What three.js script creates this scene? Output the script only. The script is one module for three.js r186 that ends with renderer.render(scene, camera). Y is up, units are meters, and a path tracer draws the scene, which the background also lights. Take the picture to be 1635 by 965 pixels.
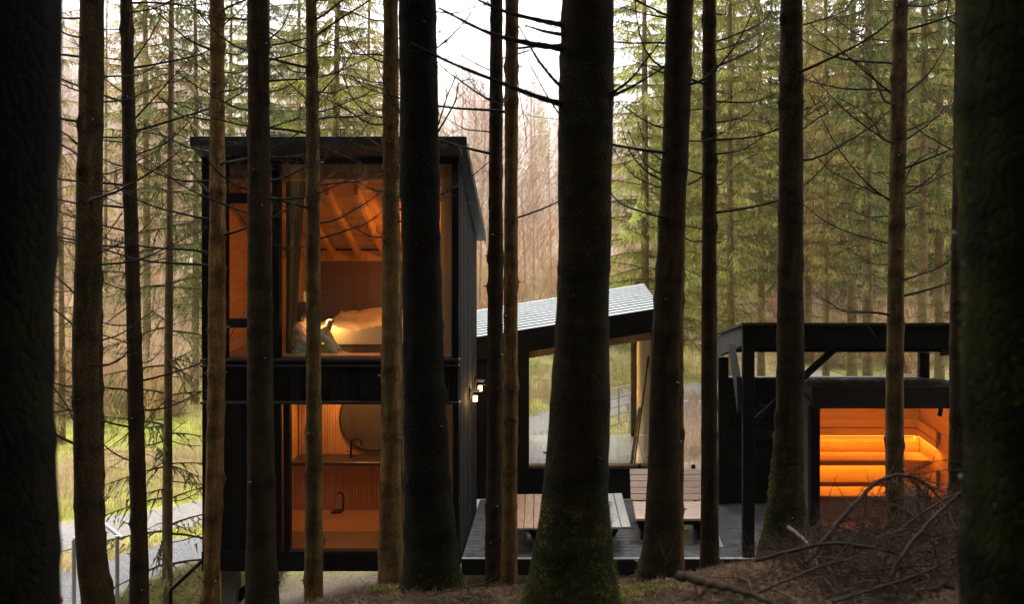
import * as THREE from 'three';
import { mergeGeometries } from 'three/addons/utils/BufferGeometryUtils.js';
import { MarchingCubes } from 'three/addons/objects/MarchingCubes.js';
import { RectAreaLightUniformsLib } from 'three/addons/lights/RectAreaLightUniformsLib.js';

// ------------------------------------------------------------------ camera, sky, sun, exposure
const scene = new THREE.Scene();
const EYE = 5.39;                                           // metres above the deck (deck top is y = 0)
const camera = new THREE.PerspectiveCamera(42.73, 2253 / 1330, 0.1, 2000);
camera.position.set(0, EYE, 0);
camera.setViewOffset(2253, 1330, 206.7, 365, 1635, 965);   // level camera, lens shifted down and to the left
camera.focus = 15.3;
camera.userData.fStop = 1.1;
camera.updateProjectionMatrix();
scene.add(camera);

const EXPOSURE = 2.2;
function skyTexture() {
  const W = 512, H = 256, a = new Float32Array(W * H * 4);
  for (let j = 0; j < H; j++) for (let i = 0; i < W; i++) {
    const up = Math.sin(((j + 0.5) / H - 0.5) * Math.PI), th = (i / W) * Math.PI * 2;
    const cl = 1 + 0.05 * Math.sin(th * 3 + up * 7) + 0.04 * Math.sin(th * 7 - up * 13 + 1.3);
    const L = up > 0 ? (1.3 + 0.5 * up) * cl : 0.35;
    const k = (j * W + i) * 4;
    a[k] = L * 1.0; a[k + 1] = L * 0.995; a[k + 2] = L * 1.01; a[k + 3] = 1;
  }
  const t = new THREE.DataTexture(a, W, H, THREE.RGBAFormat, THREE.FloatType);
  t.mapping = THREE.EquirectangularReflectionMapping; t.magFilter = THREE.LinearFilter; t.needsUpdate = true;
  return t;
}
const skyTex = skyTexture();
scene.background = skyTex; scene.environment = skyTex; scene.environmentIntensity = 1;
const sun = new THREE.DirectionalLight(0xfff2e0, 1.4);
sun.position.set(-14, 34, -46); sun.target.position.set(0, 0, -16);
sun.castShadow = true; sun.shadow.radius = 34; sun.shadow.mapSize.set(2048, 2048);
Object.assign(sun.shadow.camera, { left: -40, right: 40, top: 40, bottom: -40, near: 1, far: 150 });
scene.add(sun, sun.target);
scene.fog = new THREE.FogExp2(0xf6eee6, 0.0003);
RectAreaLightUniformsLib.init();

// ------------------------------------------------------------------ helpers
function rngOf(seed) { let s = seed >>> 0; return () => { s = (s + 0x6d2b79f5) | 0; let t = Math.imul(s ^ (s >>> 15), 1 | s); t = (t + Math.imul(t ^ (t >>> 7), 61 | t)) ^ t; return ((t ^ (t >>> 14)) >>> 0) / 4294967296; }; }
const hash = (x, y, z) => { let h = Math.imul(x, 374761393) ^ Math.imul(y, 668265263) ^ Math.imul(z, 2147483647 ^ 0x5bd1e995); h = Math.imul(h ^ (h >>> 13), 1274126177); return ((h ^ (h >>> 16)) >>> 0) / 4294967296; };
const sm = (t) => t * t * (3 - 2 * t), lerp = (a, b, t) => a + (b - a) * t, clamp = (x, a = 0, b = 1) => Math.min(b, Math.max(a, x));
const sstep = (a, b, x) => sm(clamp((x - a) / (b - a)));
function noise(x, y, z = 0, wrap = 0) {
  const ix = Math.floor(x), iy = Math.floor(y), iz = Math.floor(z), fx = sm(x - ix), fy = sm(y - iy), fz = sm(z - iz);
  const w = wrap ? (i) => ((i % wrap) + wrap) % wrap : (i) => i, c = (a, b, d) => hash(w(ix + a), w(iy + b), iz + d);
  return lerp(lerp(lerp(c(0, 0, 0), c(1, 0, 0), fx), lerp(c(0, 1, 0), c(1, 1, 0), fx), fy), lerp(lerp(c(0, 0, 1), c(1, 0, 1), fx), lerp(c(0, 1, 1), c(1, 1, 1), fx), fy), fz);
}
const V = (x, y, z) => new THREE.Vector3(x, y, z);
const names = new Map();
function numbered(n) { const k = names.get(n) ?? 0; names.set(n, k + 1); return k ? n + '_' + String(k).padStart(3, '0') : n; }
// a point of the place from a bearing seen in the survey photograph and its distance in metres
const at = (px, py, d) => V(((px - 920) / 1700) * d, EYE - ((py - 300) / 1700) * d, -d);

class G {                                                   // collects triangles
  constructor() { this.p = []; this.n = []; this.u = []; this.c = []; this.i = []; }
  v(p, n, u, w, c) { this.p.push(p.x, p.y, p.z); this.n.push(n.x, n.y, n.z); this.u.push(u, w); this.c.push(c[0], c[1], c[2]); return this.p.length / 3 - 1; }
  tri(a, b, c, col = [1, 1, 1]) {
    const n = b.clone().sub(a).cross(c.clone().sub(a)).normalize();
    const k = this.v(a, n, 0, 0, col); this.v(b, n, 1, 0, col); this.v(c, n, 0.5, 1, col); this.i.push(k, k + 1, k + 2);
  }
  tube(pts, radii, seg = 5, col = [1, 1, 1], cap = false, vscale = 1) {
    const T = [], k0 = this.p.length / 3; let N = null, len = 0;
    for (let j = 0; j < pts.length; j++) {
      const t = (pts[Math.min(j + 1, pts.length - 1)].clone().sub(pts[Math.max(j - 1, 0)])).normalize();
      if (!N) { N = Math.abs(t.y) < 0.9 ? V(0, 1, 0) : V(1, 0, 0); }
      N = N.clone().addScaledVector(t, -N.dot(t)).normalize();
      const B = t.clone().cross(N); if (j) len += pts[j].distanceTo(pts[j - 1]);
      const r = typeof radii === 'number' ? radii : radii[j], c = typeof col === 'function' ? col(j) : col;
      for (let s = 0; s <= seg; s++) {
        const a = (s / seg) * Math.PI * 2, d = N.clone().multiplyScalar(Math.cos(a)).addScaledVector(B, Math.sin(a));
        this.v(pts[j].clone().addScaledVector(d, r), d, (s / seg) * 0.5, len * vscale, c);
      }
      if (j) for (let s = 0; s < seg; s++) { const a = k0 + (j - 1) * (seg + 1) + s, b = a + seg + 1; this.i.push(a, a + 1, b, b, a + 1, b + 1); }
    }
    if (cap) for (const [j, sgn] of [[0, -1], [pts.length - 1, 1]]) {
      const t = pts[j].clone().sub(pts[j ? j - 1 : 1]).normalize(), c = typeof col === 'function' ? col(j) : col;
      const m = this.v(pts[j], t, 0, 0, c), r0 = k0 + j * (seg + 1), ring = [];
      for (let s = 0; s <= seg; s++) { const q = (r0 + s) * 3; ring.push(this.v(V(this.p[q], this.p[q + 1], this.p[q + 2]), t, 0.1, 0.1, c)); }
      for (let s = 0; s < seg; s++) sgn > 0 ? this.i.push(m, ring[s], ring[s + 1]) : this.i.push(m, ring[s + 1], ring[s]);
    }
  }
  add(g, m = null, col = [1, 1, 1]) {
    const k = this.p.length / 3, P = g.attributes.position, N = g.attributes.normal, U = g.attributes.uv, C = g.attributes.color, q = V(0, 0, 0), nm = m ? new THREE.Matrix3().getNormalMatrix(m) : null;
    for (let j = 0; j < P.count; j++) {
      q.fromBufferAttribute(P, j); if (m) q.applyMatrix4(m); const p = q.clone(); q.fromBufferAttribute(N, j); if (nm) q.applyMatrix3(nm).normalize();
      this.v(p, q, U ? U.getX(j) : 0, U ? U.getY(j) : 0, C ? [C.getX(j) * col[0], C.getY(j) * col[1], C.getZ(j) * col[2]] : col);
    }
    if (g.index) for (let j = 0; j < g.index.count; j++) this.i.push(k + g.index.getX(j)); else for (let j = 0; j < P.count; j++) this.i.push(k + j);
  }
  build() {
    const g = new THREE.BufferGeometry();
    g.setAttribute('position', new THREE.Float32BufferAttribute(this.p, 3)); g.setAttribute('normal', new THREE.Float32BufferAttribute(this.n, 3));
    g.setAttribute('uv', new THREE.Float32BufferAttribute(this.u, 2)); g.setAttribute('color', new THREE.Float32BufferAttribute(this.c, 3)); g.setIndex(this.i);
    return g;
  }
}
// a chamfered box, uv in metres with u along its longest side
function cbox(w, h, d, c = 0.006, shiftUV = 0) {
  c = Math.min(c, w * 0.3, h * 0.3, d * 0.3);
  const g = new G(), hx = w / 2, hy = h / 2, hz = d / 2, pt = (s, ax) => V(s[0] * (ax === 0 ? hx : hx - c), s[1] * (ax === 1 ? hy : hy - c), s[2] * (ax === 2 ? hz : hz - c));
  const uvOf = (p, n) => { const ax = Math.abs(n.x), ay = Math.abs(n.y), az = Math.abs(n.z); let a, b; if (ax >= ay && ax >= az) [a, b] = h > d ? [p.y, p.z] : [p.z, p.y]; else if (ay >= az) [a, b] = w > d ? [p.x, p.z] : [p.z, p.x]; else [a, b] = w > h ? [p.x, p.y] : [p.y, p.x]; return [a + shiftUV, b + shiftUV * 0.37]; };
  const poly = (ps) => {
    const n = ps[1].clone().sub(ps[0]).cross(ps[2].clone().sub(ps[0])).normalize(), m = ps.reduce((a, p) => a.add(p), V(0, 0, 0));
    if (n.dot(m) < 0) { ps.reverse(); n.negate(); }
    const k = ps.map((p) => g.v(p, n, ...uvOf(p, n), [1, 1, 1])); for (let j = 2; j < k.length; j++) g.i.push(k[0], k[j - 1], k[j]);
  };
  const S = [-1, 1];
  for (const s of S) { poly([[s, -1, -1], [s, 1, -1], [s, 1, 1], [s, -1, 1]].map((q) => pt(q, 0))); poly([[-1, s, -1], [1, s, -1], [1, s, 1], [-1, s, 1]].map((q) => pt(q, 1))); poly([[-1, -1, s], [1, -1, s], [1, 1, s], [-1, 1, s]].map((q) => pt(q, 2))); }
  for (const a of S) for (const b of S) {
    poly([pt([a, b, -1], 0), pt([a, b, 1], 0), pt([a, b, 1], 1), pt([a, b, -1], 1)]); poly([pt([a, -1, b], 0), pt([a, 1, b], 0), pt([a, 1, b], 2), pt([a, -1, b], 2)]); poly([pt([-1, a, b], 1), pt([1, a, b], 1), pt([1, a, b], 2), pt([-1, a, b], 2)]);
    for (const e of S) poly([pt([a, b, e], 0), pt([a, b, e], 1), pt([a, b, e], 2)]);
  }
  return g.build();
}
// box from its extents; d0 < d1 are distances from the camera (z = -d)
let uvShift = 0;
const bx = (x0, x1, y0, y1, d0, d1, c = 0.006) => cbox(x1 - x0, y1 - y0, d1 - d0, c, (uvShift += 0.731)).translate((x0 + x1) / 2, (y0 + y1) / 2, -(d0 + d1) / 2);
// polygon in (distance, height) swept from x0 to x1
function prismX(poly, x0, x1) {
  const g = new G(), n = poly.length, area = poly.reduce((s, p, i) => s + p[0] * poly[(i + 1) % n][1] - poly[(i + 1) % n][0] * p[1], 0); if (area > 0) poly = [...poly].reverse();
  const P = (k, x) => V(x, poly[k][1], -poly[k][0]);
  const quad = (a, b, c, e, U) => { const nn = b.clone().sub(a).cross(c.clone().sub(a)).normalize(), k = [a, b, c, e].map((p, i) => g.v(p, nn, U[i][0], U[i][1], [1, 1, 1])); g.i.push(k[0], k[1], k[2], k[0], k[2], k[3]); };
  for (let k = 0; k < n; k++) { const m = (k + 1) % n, l = Math.hypot(poly[m][0] - poly[k][0], poly[m][1] - poly[k][1]); quad(P(k, x0), P(m, x0), P(m, x1), P(k, x1), [[0, x0], [l, x0], [l, x1], [0, x1]]); }
  const tris = THREE.ShapeUtils.triangulateShape(poly.map((p) => new THREE.Vector2(p[0], p[1])), []);
  for (const [x, s] of [[x0, -1], [x1, 1]]) for (const t of tris) {
    const q = t.map((k) => P(k, x)), nn = q[1].clone().sub(q[0]).cross(q[2].clone().sub(q[0])); if (nn.x * s < 0) q.reverse();
    const k = q.map((p) => g.v(p, V(s, 0, 0), -p.z, p.y, [1, 1, 1])); g.i.push(...k);
  }
  return g.build();
}
// polygon in (x, height) swept between two distances
function prismZ(poly, d0, d1) {
  const s = new THREE.Shape(poly.map((p) => new THREE.Vector2(p[0], p[1])));
  return new THREE.ExtrudeGeometry(s, { depth: d1 - d0, bevelEnabled: false }).translate(0, 0, -d1);
}
const rodGeo = (pts, r, seg = 8) => { const g = new G(); g.tube(pts, r, seg, [1, 1, 1], true); return g.build(); };
class Thing {
  constructor(name, label, category, base, group) {
    const o = (this.o = new THREE.Group()); o.name = numbered(name); o.position.copy(base); this.base = base; scene.add(o);
    o.userData = { label, category }; if (group) o.userData.group = group;
  }
  p(name, geo, mat, parent = null, extra = null) {          // geo in world coordinates
    const g = geo.clone(); g.translate(-this.base.x, -this.base.y, -this.base.z);
    const m = new THREE.Mesh(g, mat); m.name = name; m.castShadow = m.receiveShadow = true; if (extra) Object.assign(m.userData, extra);
    (parent ?? this.o).add(m); return m;
  }
}
function struct(name, geo, mat, kind = 'structure', label) { const m = new THREE.Mesh(geo, mat); m.name = numbered(name); m.userData.kind = kind; if (label) m.userData.label = label; m.castShadow = m.receiveShadow = true; scene.add(m); return m; }
function single(name, label, category, geo, mat, base, group) { const g = geo.clone().translate(-base.x, -base.y, -base.z), m = new THREE.Mesh(g, mat); m.name = numbered(name); m.position.copy(base); m.userData = { label, category }; if (group) m.userData.group = group; m.castShadow = m.receiveShadow = true; scene.add(m); return m; }

// ------------------------------------------------------------------ textures and materials
function tex(n, fn, srgb = false) {
  const a = new Uint8Array(n * n * 4);
  for (let j = 0; j < n; j++) for (let i = 0; i < n; i++) { const c = fn(i / n, j / n), k = (j * n + i) * 4; for (let q = 0; q < 3; q++) a[k + q] = clamp(c[q]) * 255; a[k + 3] = 255; }
  const t = new THREE.DataTexture(a, n, n); t.wrapS = t.wrapT = THREE.RepeatWrapping; t.magFilter = THREE.LinearFilter; t.minFilter = THREE.LinearMipmapLinearFilter; t.generateMipmaps = true; if (srgb) t.colorSpace = THREE.SRGBColorSpace; t.needsUpdate = true; return t;
}
const tn = (u, v, f, fv = f, z = 0) => { const w = Math.max(f, fv); return noise2(u * f, v * fv, f, fv, z); };
function noise2(x, y, wx, wy, z) { const ix = Math.floor(x), iy = Math.floor(y), fx = sm(x - ix), fy = sm(y - iy), m = (a, w) => ((a % w) + w) % w, c = (a, b) => hash(m(ix + a, wx), m(iy + b, wy), z); return lerp(lerp(c(0, 0), c(1, 0), fx), lerp(c(0, 1), c(1, 1), fx), fy); }
// bark scales: rounded plates with cracks between them (tiling cells)
function plates(u, v, f, fv, z) { const x = u * f, y = v * fv, ix = Math.floor(x), iy = Math.floor(y); let a = 9, b = 9, id = 0; for (let j = -1; j <= 1; j++) for (let i = -1; i <= 1; i++) { const cx = (((ix + i) % f) + f) % f, cy = (((iy + j) % fv) + fv) % fv, dx = ix + i + hash(cx, cy, z) - x, dy = (iy + j + hash(cx, cy, z + 1) - y) * 0.8, d = Math.hypot(dx, dy); if (d < a) { b = a; a = d; id = hash(cx, cy, z + 2); } else if (d < b) b = d; } return [sstep(0.02, 0.3, b - a), id]; }
const barkH = (u, v) => { const w = (tn(u, v, 8, 6, 3) - 0.5) * 0.05, [c, id] = plates(u + w * 1.6 + 1, v + w * 2 + 1, 17, 10, 40); return clamp(c * (0.45 + 0.35 * id) + 0.25 * tn(u, v, 70, 70, 5) + 0.1 * tn(u, v, 24, 24, 6)); };
const barkColor = tex(512, (u, v) => { const h = barkH(u, v), g = tn(u, v, 5, 3, 21), e = tn(u, v, 40, 30, 8), k = (0.58 + 0.42 * h) * (0.7 + 0.6 * e) * (0.75 + 0.5 * tn(u, v, 3, 9, 31)); return [k, k * (0.86 + 0.16 * g), k * (0.66 + 0.14 * g)]; });
const barkBump = tex(512, (u, v) => { const h = barkH(u, v); return [h, h, h]; });
const grain = tex(512, (u, v) => { const w = tn(u, v, 3, 5, 2) * 0.06, a = tn(u, v + w, 4, 60, 6), b = tn(u, v + w * 2, 8, 120, 7), c = tn(u, v, 3, 10, 9), k = 0.68 + 0.2 * a + 0.12 * b + 0.16 * c; return [k, k * (0.94 + 0.06 * a), k * (0.86 + 0.14 * a)]; });
const grainBump = tex(256, (u, v) => { const a = tn(u, v, 4, 60, 6) * 0.6 + tn(u, v, 8, 120, 7) * 0.4; return [a, a, a]; });
const gritH = (u, v) => tn(u, v, 64, 64, 1) * 0.5 + tn(u, v, 128, 128, 2) * 0.3 + tn(u, v, 24, 24, 4) * 0.2;
const grit = tex(512, (u, v) => { const h = gritH(u, v), k = 0.45 + 0.85 * h, w = tn(u, v, 90, 90, 9); return [k, k * (0.97 + 0.05 * w), k * (0.93 + 0.09 * w)]; });
const gritBump = tex(512, (u, v) => { const h = gritH(u, v); return [h, h, h]; });
const rep = (t, s, r = s) => { const q = t.clone(); q.repeat.set(s, r); q.needsUpdate = true; return q; };
const M = {};
const std = (o) => new THREE.MeshStandardMaterial({ roughness: 0.8, ...o });
const dull = (o, s = 0.2) => new THREE.MeshPhysicalMaterial({ roughness: 0.9, specularIntensity: s, ...o });   // rough weathered surfaces with little sheen
const lin = (r, g, b) => new THREE.Color().setRGB(r, g, b);
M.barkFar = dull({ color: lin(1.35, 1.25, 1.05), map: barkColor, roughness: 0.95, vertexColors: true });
M.bark = dull({ color: lin(0.48, 0.42, 0.325), map: barkColor, bumpMap: barkBump, bumpScale: 0.007, roughness: 0.95, vertexColors: true });
M.twig = dull({ color: lin(0.022, 0.016, 0.012), roughness: 0.9 });
M.twigPale = dull({ color: lin(0.048, 0.034, 0.023), roughness: 0.9 });
M.stub = dull({ color: lin(1, 1, 1), vertexColors: true, roughness: 0.9 });
M.char = dull({ color: lin(0.007, 0.0066, 0.0066), map: rep(grain, 1), bumpMap: grainBump, bumpScale: 0.002, roughness: 0.8 });
M.charA = dull({ color: lin(0.011, 0.0102, 0.0098), map: rep(grain, 0.9), bumpMap: grainBump, bumpScale: 0.002, roughness: 0.75 }); M.charB = dull({ color: lin(0.017, 0.0155, 0.0145), map: rep(grain, 1.1), bumpMap: grainBump, bumpScale: 0.002, roughness: 0.8 });
const charOf = (k) => [M.char, M.charA, M.char, M.charB, M.charA][Math.floor(hash(k, 17, 3) * 5)];
M.black = dull({ color: lin(0.007, 0.007, 0.0075), roughness: 0.6, metalness: 0.0 });
M.roofBlack = std({ color: lin(0.014, 0.014, 0.016), roughness: 0.55 });
M.deck = std({ color: lin(0.155, 0.172, 0.2), map: rep(grain, 0.8), bumpMap: grainBump, bumpScale: 0.001, roughness: 0.17 });
M.ply = std({ color: lin(0.56, 0.31, 0.12), map: rep(grain, 0.7), roughness: 0.6 });
M.plyA = std({ color: lin(0.6, 0.35, 0.15), map: rep(grain, 0.6), roughness: 0.6 }); M.plyB = std({ color: lin(0.48, 0.25, 0.095), map: rep(grain, 0.8), roughness: 0.6 });
M.plyPale = std({ color: lin(0.68, 0.48, 0.25), map: rep(grain, 0.7), roughness: 0.6 });
M.sauna = std({ color: lin(0.6, 0.33, 0.13), map: rep(grain, 0.8), roughness: 0.6 });
M.saunaDark = std({ color: lin(0.2, 0.09, 0.04), map: rep(grain, 0.8), roughness: 0.6 });
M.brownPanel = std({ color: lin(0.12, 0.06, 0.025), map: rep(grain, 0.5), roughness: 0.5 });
M.floor = std({ color: lin(0.32, 0.17, 0.08), map: rep(grain, 0.6), roughness: 0.5 });
M.tableWood = std({ color: lin(0.46, 0.3, 0.21), map: rep(grain, 0.9), bumpMap: grainBump, bumpScale: 0.001, roughness: 0.4 });
M.tableGrey = std({ color: lin(0.46, 0.48, 0.47), map: rep(grain, 0.9), roughness: 0.25 });
M.bench = std({ color: lin(0.74, 0.57, 0.46), map: rep(grain, 0.9), bumpMap: grainBump, bumpScale: 0.001, roughness: 0.5 });
M.zinc = std({ color: lin(0.32, 0.375, 0.385), metalness: 0.1, roughness: 0.38 });
M.seam = std({ color: lin(0.03, 0.033, 0.036), metalness: 0.2, roughness: 0.5 });
M.steel = std({ color: lin(0.42, 0.42, 0.44), roughness: 0.5, metalness: 0.3 });
M.greyWood = std({ color: lin(0.075, 0.075, 0.078), map: rep(grain, 0.8), roughness: 0.7 });
M.blueGrey = dull({ color: lin(0.024, 0.034, 0.044), map: rep(grain, 0.8), roughness: 0.5 });
M.concrete = std({ color: lin(0.24, 0.23, 0.22), map: grit, roughness: 0.9 });
M.paleFloor = std({ color: lin(0.45, 0.47, 0.44), map: rep(grain, 0.4), roughness: 0.22 });
M.glass = new THREE.MeshPhysicalMaterial({ color: lin(0.97, 0.98, 0.97), transmission: 1, thickness: 0, roughness: 0, ior: 2.2 });
M.mirror = std({ color: lin(0.46, 0.4, 0.3), metalness: 0.9, roughness: 0.22 });
M.counter = std({ color: lin(0.035, 0.024, 0.014), map: rep(grain, 0.6), roughness: 0.35 });
M.duvet = std({ color: lin(0.72, 0.62, 0.52), roughness: 0.95 });
M.curtain = std({ color: lin(0.10, 0.11, 0.07), roughness: 0.95 });
M.canopy = dull({ color: lin(0.026, 0.032, 0.012), roughness: 1, side: THREE.DoubleSide }, 0.08);  // opaque dark needles of the unseen crowns, set to hold back light
M.batten = dull({ color: lin(0.05, 0.047, 0.044), roughness: 0.85 });
M.needle = new THREE.MeshPhysicalMaterial({ color: lin(0.31, 0.305, 0.075), roughness: 0.95, specularIntensity: 0.15, transmission: 0.45, thickness: 0, side: THREE.DoubleSide, vertexColors: true });
for (const [n, c] of [['needleDark', [0.16, 0.18, 0.055]], ['needleBrown', [0.34, 0.28, 0.09]], ['needleLight', [0.4, 0.42, 0.12]]]) { M[n] = M.needle.clone(); M[n].color = lin(...c); }
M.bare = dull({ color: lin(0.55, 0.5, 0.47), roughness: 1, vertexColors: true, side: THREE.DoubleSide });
M.grass = new THREE.MeshPhysicalMaterial({ color: lin(1, 1, 1), specularIntensity: 0.2, roughness: 1, transmission: 0.3, thickness: 0, side: THREE.DoubleSide, vertexColors: true });
M.litter = dull({ color: lin(1, 1, 1), roughness: 1, vertexColors: true, side: THREE.DoubleSide });
M.ground = dull({ color: lin(1, 1, 1), map: grit, bumpMap: gritBump, bumpScale: 0.02, roughness: 1, vertexColors: true });
M.gravel = std({ color: lin(0.26, 0.26, 0.275), map: rep(grit, 0.8), bumpMap: rep(gritBump, 0.8), bumpScale: 0.02, roughness: 0.95 });
M.road = std({ color: lin(0.33, 0.305, 0.285), map: rep(grit, 0.6), bumpMap: rep(gritBump, 0.6), bumpScale: 0.01, roughness: 0.95 });
M.water = std({ color: lin(0.12, 0.14, 0.15), roughness: 0.12, bumpMap: rep(gritBump, 0.15), bumpScale: 0.05 });
const glow = (r, g, b, k) => std({ color: lin(0.02, 0.015, 0.01), emissive: lin(r, g, b), emissiveIntensity: k, roughness: 0.5 });

// ------------------------------------------------------------------ ground
const PROFILE = [[-80, 34], [-40, 19], [-12, 8.4], [-4, 5.2], [0, 3.78], [3, 3.38], [5, 2.9], [7, 2.3], [9, 1.72], [11, 1.24], [12.3, 0.7], [13, 0.34], [14, 0], [14.8, -0.3], [16, -0.65], [18, -1.0], [21, -1.12], [36, -1.1], [60, 1.0], [100, 5.4], [150, 11.5], [220, 20], [420, 34]];
function profile(d) { for (let k = 1; k < PROFILE.length; k++) if (d <= PROFILE[k][0]) { const [a, ya] = PROFILE[k - 1], [b, yb] = PROFILE[k]; return lerp(ya, yb, (d - a) / (b - a)); } return 34; }
function H(x, d) {
  let y = (profile(d - 0.9) + profile(d) + profile(d + 0.9)) / 3;
  const near = sstep(-3, 8, d) * (1 - sstep(15.5, 20, d));
  y -= near * 0.26 * Math.max(0, -x - 2.1) * (1 - sstep(6, 12, -x) * 0.6);
  y += near * 0.15 * Math.max(0, Math.min(8, x));
  y += 0.22 * Math.exp(-((x - 2.5) ** 2) / 1.6 - ((d - 8.6) ** 2) / 1.6);      // the heap under the brushwood
  const bump = 1 - sstep(15.5, 18, d) * (1 - sstep(36, 50, d)) * 0.85;
  y += bump * (0.14 * (noise(x * 0.9, d * 0.9, 3) - 0.5) + 0.07 * (noise(x * 3, d * 3, 5) - 0.5));
  // the valley sides: high on the left, a dip in the middle
  if (d > 34) { const t = sstep(34, 120, d); y += t * 11 * sstep(-10, -52, x) * clamp(d / 100) + t * 8 * sstep(4, 60, x) * clamp(d / 120); y -= t * 2.5 * Math.exp(-((x + 12) ** 2) / 500) * clamp(d / 130); y += t * 2.2 * (noise(x * 0.05, d * 0.05, 7) - 0.5) * 2; }
  return y;
}
{
  const ds = [], xs = [];
  for (let d = -80; d < -4; d += 4) ds.push(d); for (let d = -4; d < 4; d += 0.4) ds.push(d); for (let d = 4; d < 17; d += 0.11) ds.push(d); for (let d = 17; d < 40; d += 0.4) ds.push(d); for (let d = 40; d < 160; d += 2.5) ds.push(d); for (let d = 160; d <= 420; d += 20) ds.push(d);
  for (let x = 0; x < 8; x += 0.11) xs.push(x); for (let x = 8; x < 20; x += 0.5) xs.push(x); for (let x = 20; x < 100; x += 3) xs.push(x); for (let x = 100; x <= 320; x += 20) xs.push(x);
  const X = [...xs.slice(1).map((x) => -x).reverse(), ...xs], pos = [], col = [], uv = [], idx = [];
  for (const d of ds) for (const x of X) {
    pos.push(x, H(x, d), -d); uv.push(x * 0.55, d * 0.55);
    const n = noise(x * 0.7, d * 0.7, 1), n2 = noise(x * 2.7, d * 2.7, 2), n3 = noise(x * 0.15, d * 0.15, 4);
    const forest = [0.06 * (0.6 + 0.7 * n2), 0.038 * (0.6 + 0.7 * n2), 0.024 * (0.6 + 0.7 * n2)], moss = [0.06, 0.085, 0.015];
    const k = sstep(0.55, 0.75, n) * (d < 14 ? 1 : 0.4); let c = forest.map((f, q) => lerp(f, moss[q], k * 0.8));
    const yard = [0.3, 0.25, 0.21], mead = n > 0.5 ? [0.45, 0.46, 0.11] : [0.46, 0.37, 0.17], hazeMix = clamp((d - 40) / 110), hill = [lerp(0.3, 0.56, hazeMix) + 0.08 * n3, lerp(0.245, 0.515, hazeMix) + 0.07 * n3, lerp(0.17, 0.49, hazeMix) + 0.05 * n3];  // hill ground pales with distance: haze put into its colour
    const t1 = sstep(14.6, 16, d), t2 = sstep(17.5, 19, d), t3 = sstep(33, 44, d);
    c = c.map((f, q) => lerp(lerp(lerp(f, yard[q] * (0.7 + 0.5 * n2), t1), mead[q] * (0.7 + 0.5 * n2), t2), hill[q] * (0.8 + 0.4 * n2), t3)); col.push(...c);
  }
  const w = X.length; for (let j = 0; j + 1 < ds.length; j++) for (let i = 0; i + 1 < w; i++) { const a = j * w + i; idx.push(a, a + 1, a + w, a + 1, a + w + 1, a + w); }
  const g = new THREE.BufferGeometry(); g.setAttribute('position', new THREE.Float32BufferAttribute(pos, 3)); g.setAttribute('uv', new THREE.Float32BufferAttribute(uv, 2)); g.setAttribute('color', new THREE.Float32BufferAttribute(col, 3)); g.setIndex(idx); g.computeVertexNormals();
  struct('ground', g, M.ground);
}
// a strip lying on the ground along a polyline [x, distance, half-width]
function strip(pts, lift, seed) {
  const c = new THREE.CatmullRomCurve3(pts.map((p) => V(p[0], p[2], p[1]))), n = 120, g = new G(), across = 9;
  for (let i = 0; i <= n; i++) {
    const p = c.getPoint(i / n), t = c.getTangent(i / n), s = V(-t.z, 0, t.x).normalize();
    for (let j = 0; j <= across; j++) { const e = (j / across) * 2 - 1, w = p.y * (1 + 0.28 * (noise(i * 0.35, e > 0 ? 9 : 2, seed) - 0.5) + 0.12 * (noise(i * 1.1, e > 0 ? 5 : 3, seed) - 0.5)), x = p.x + s.x * e * w, d = p.z + s.z * e * w; g.v(V(x, H(x, d) + lift + 0.03 * (1 - e * e), -d), V(0, 1, 0), x, d, [1, 1, 1]); }
  }
  const w = across + 1; for (let i = 0; i < n; i++) for (let j = 0; j < across; j++) { const a = i * w + j; g.i.push(a, a + 1, a + w, a + 1, a + w + 1, a + w); }
  const q = g.build(); q.computeVertexNormals(); if (q.attributes.normal.getY(0) < 0) { const ix = q.index.array; for (let k = 0; k < ix.length; k += 3) { const t = ix[k]; ix[k] = ix[k + 1]; ix[k + 1] = t; } q.computeVertexNormals(); } return q;
}
struct('road', strip([[-16, 16.0, 0.75], [-9.7, 19.8, 0.78], [-7.4, 21.3, 0.8], [-3, 26, 0.9], [-0.6, 29.8, 1.0], [3, 33.5, 1.1], [9, 36, 1.3]], 0.012, 3), M.road);
struct('path', strip([[-14, 14.6, 0.7], [-8.8, 17.6, 0.8], [-6.7, 19.2, 0.62], [-3, 21.6, 0.7], [0, 23.4, 0.7], [3.2, 24.9, 0.5], [8, 26.5, 0.5]], 0.012, 8), M.gravel);
struct('stream', strip([[-34, 44, 0.9], [-20, 40.5, 0.9], [-15, 38.6, 0.8], [-10, 38.2, 0.7], [-4, 39.5, 0.7], [6, 43, 0.7]], 0.02, 5), M.water);
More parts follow.
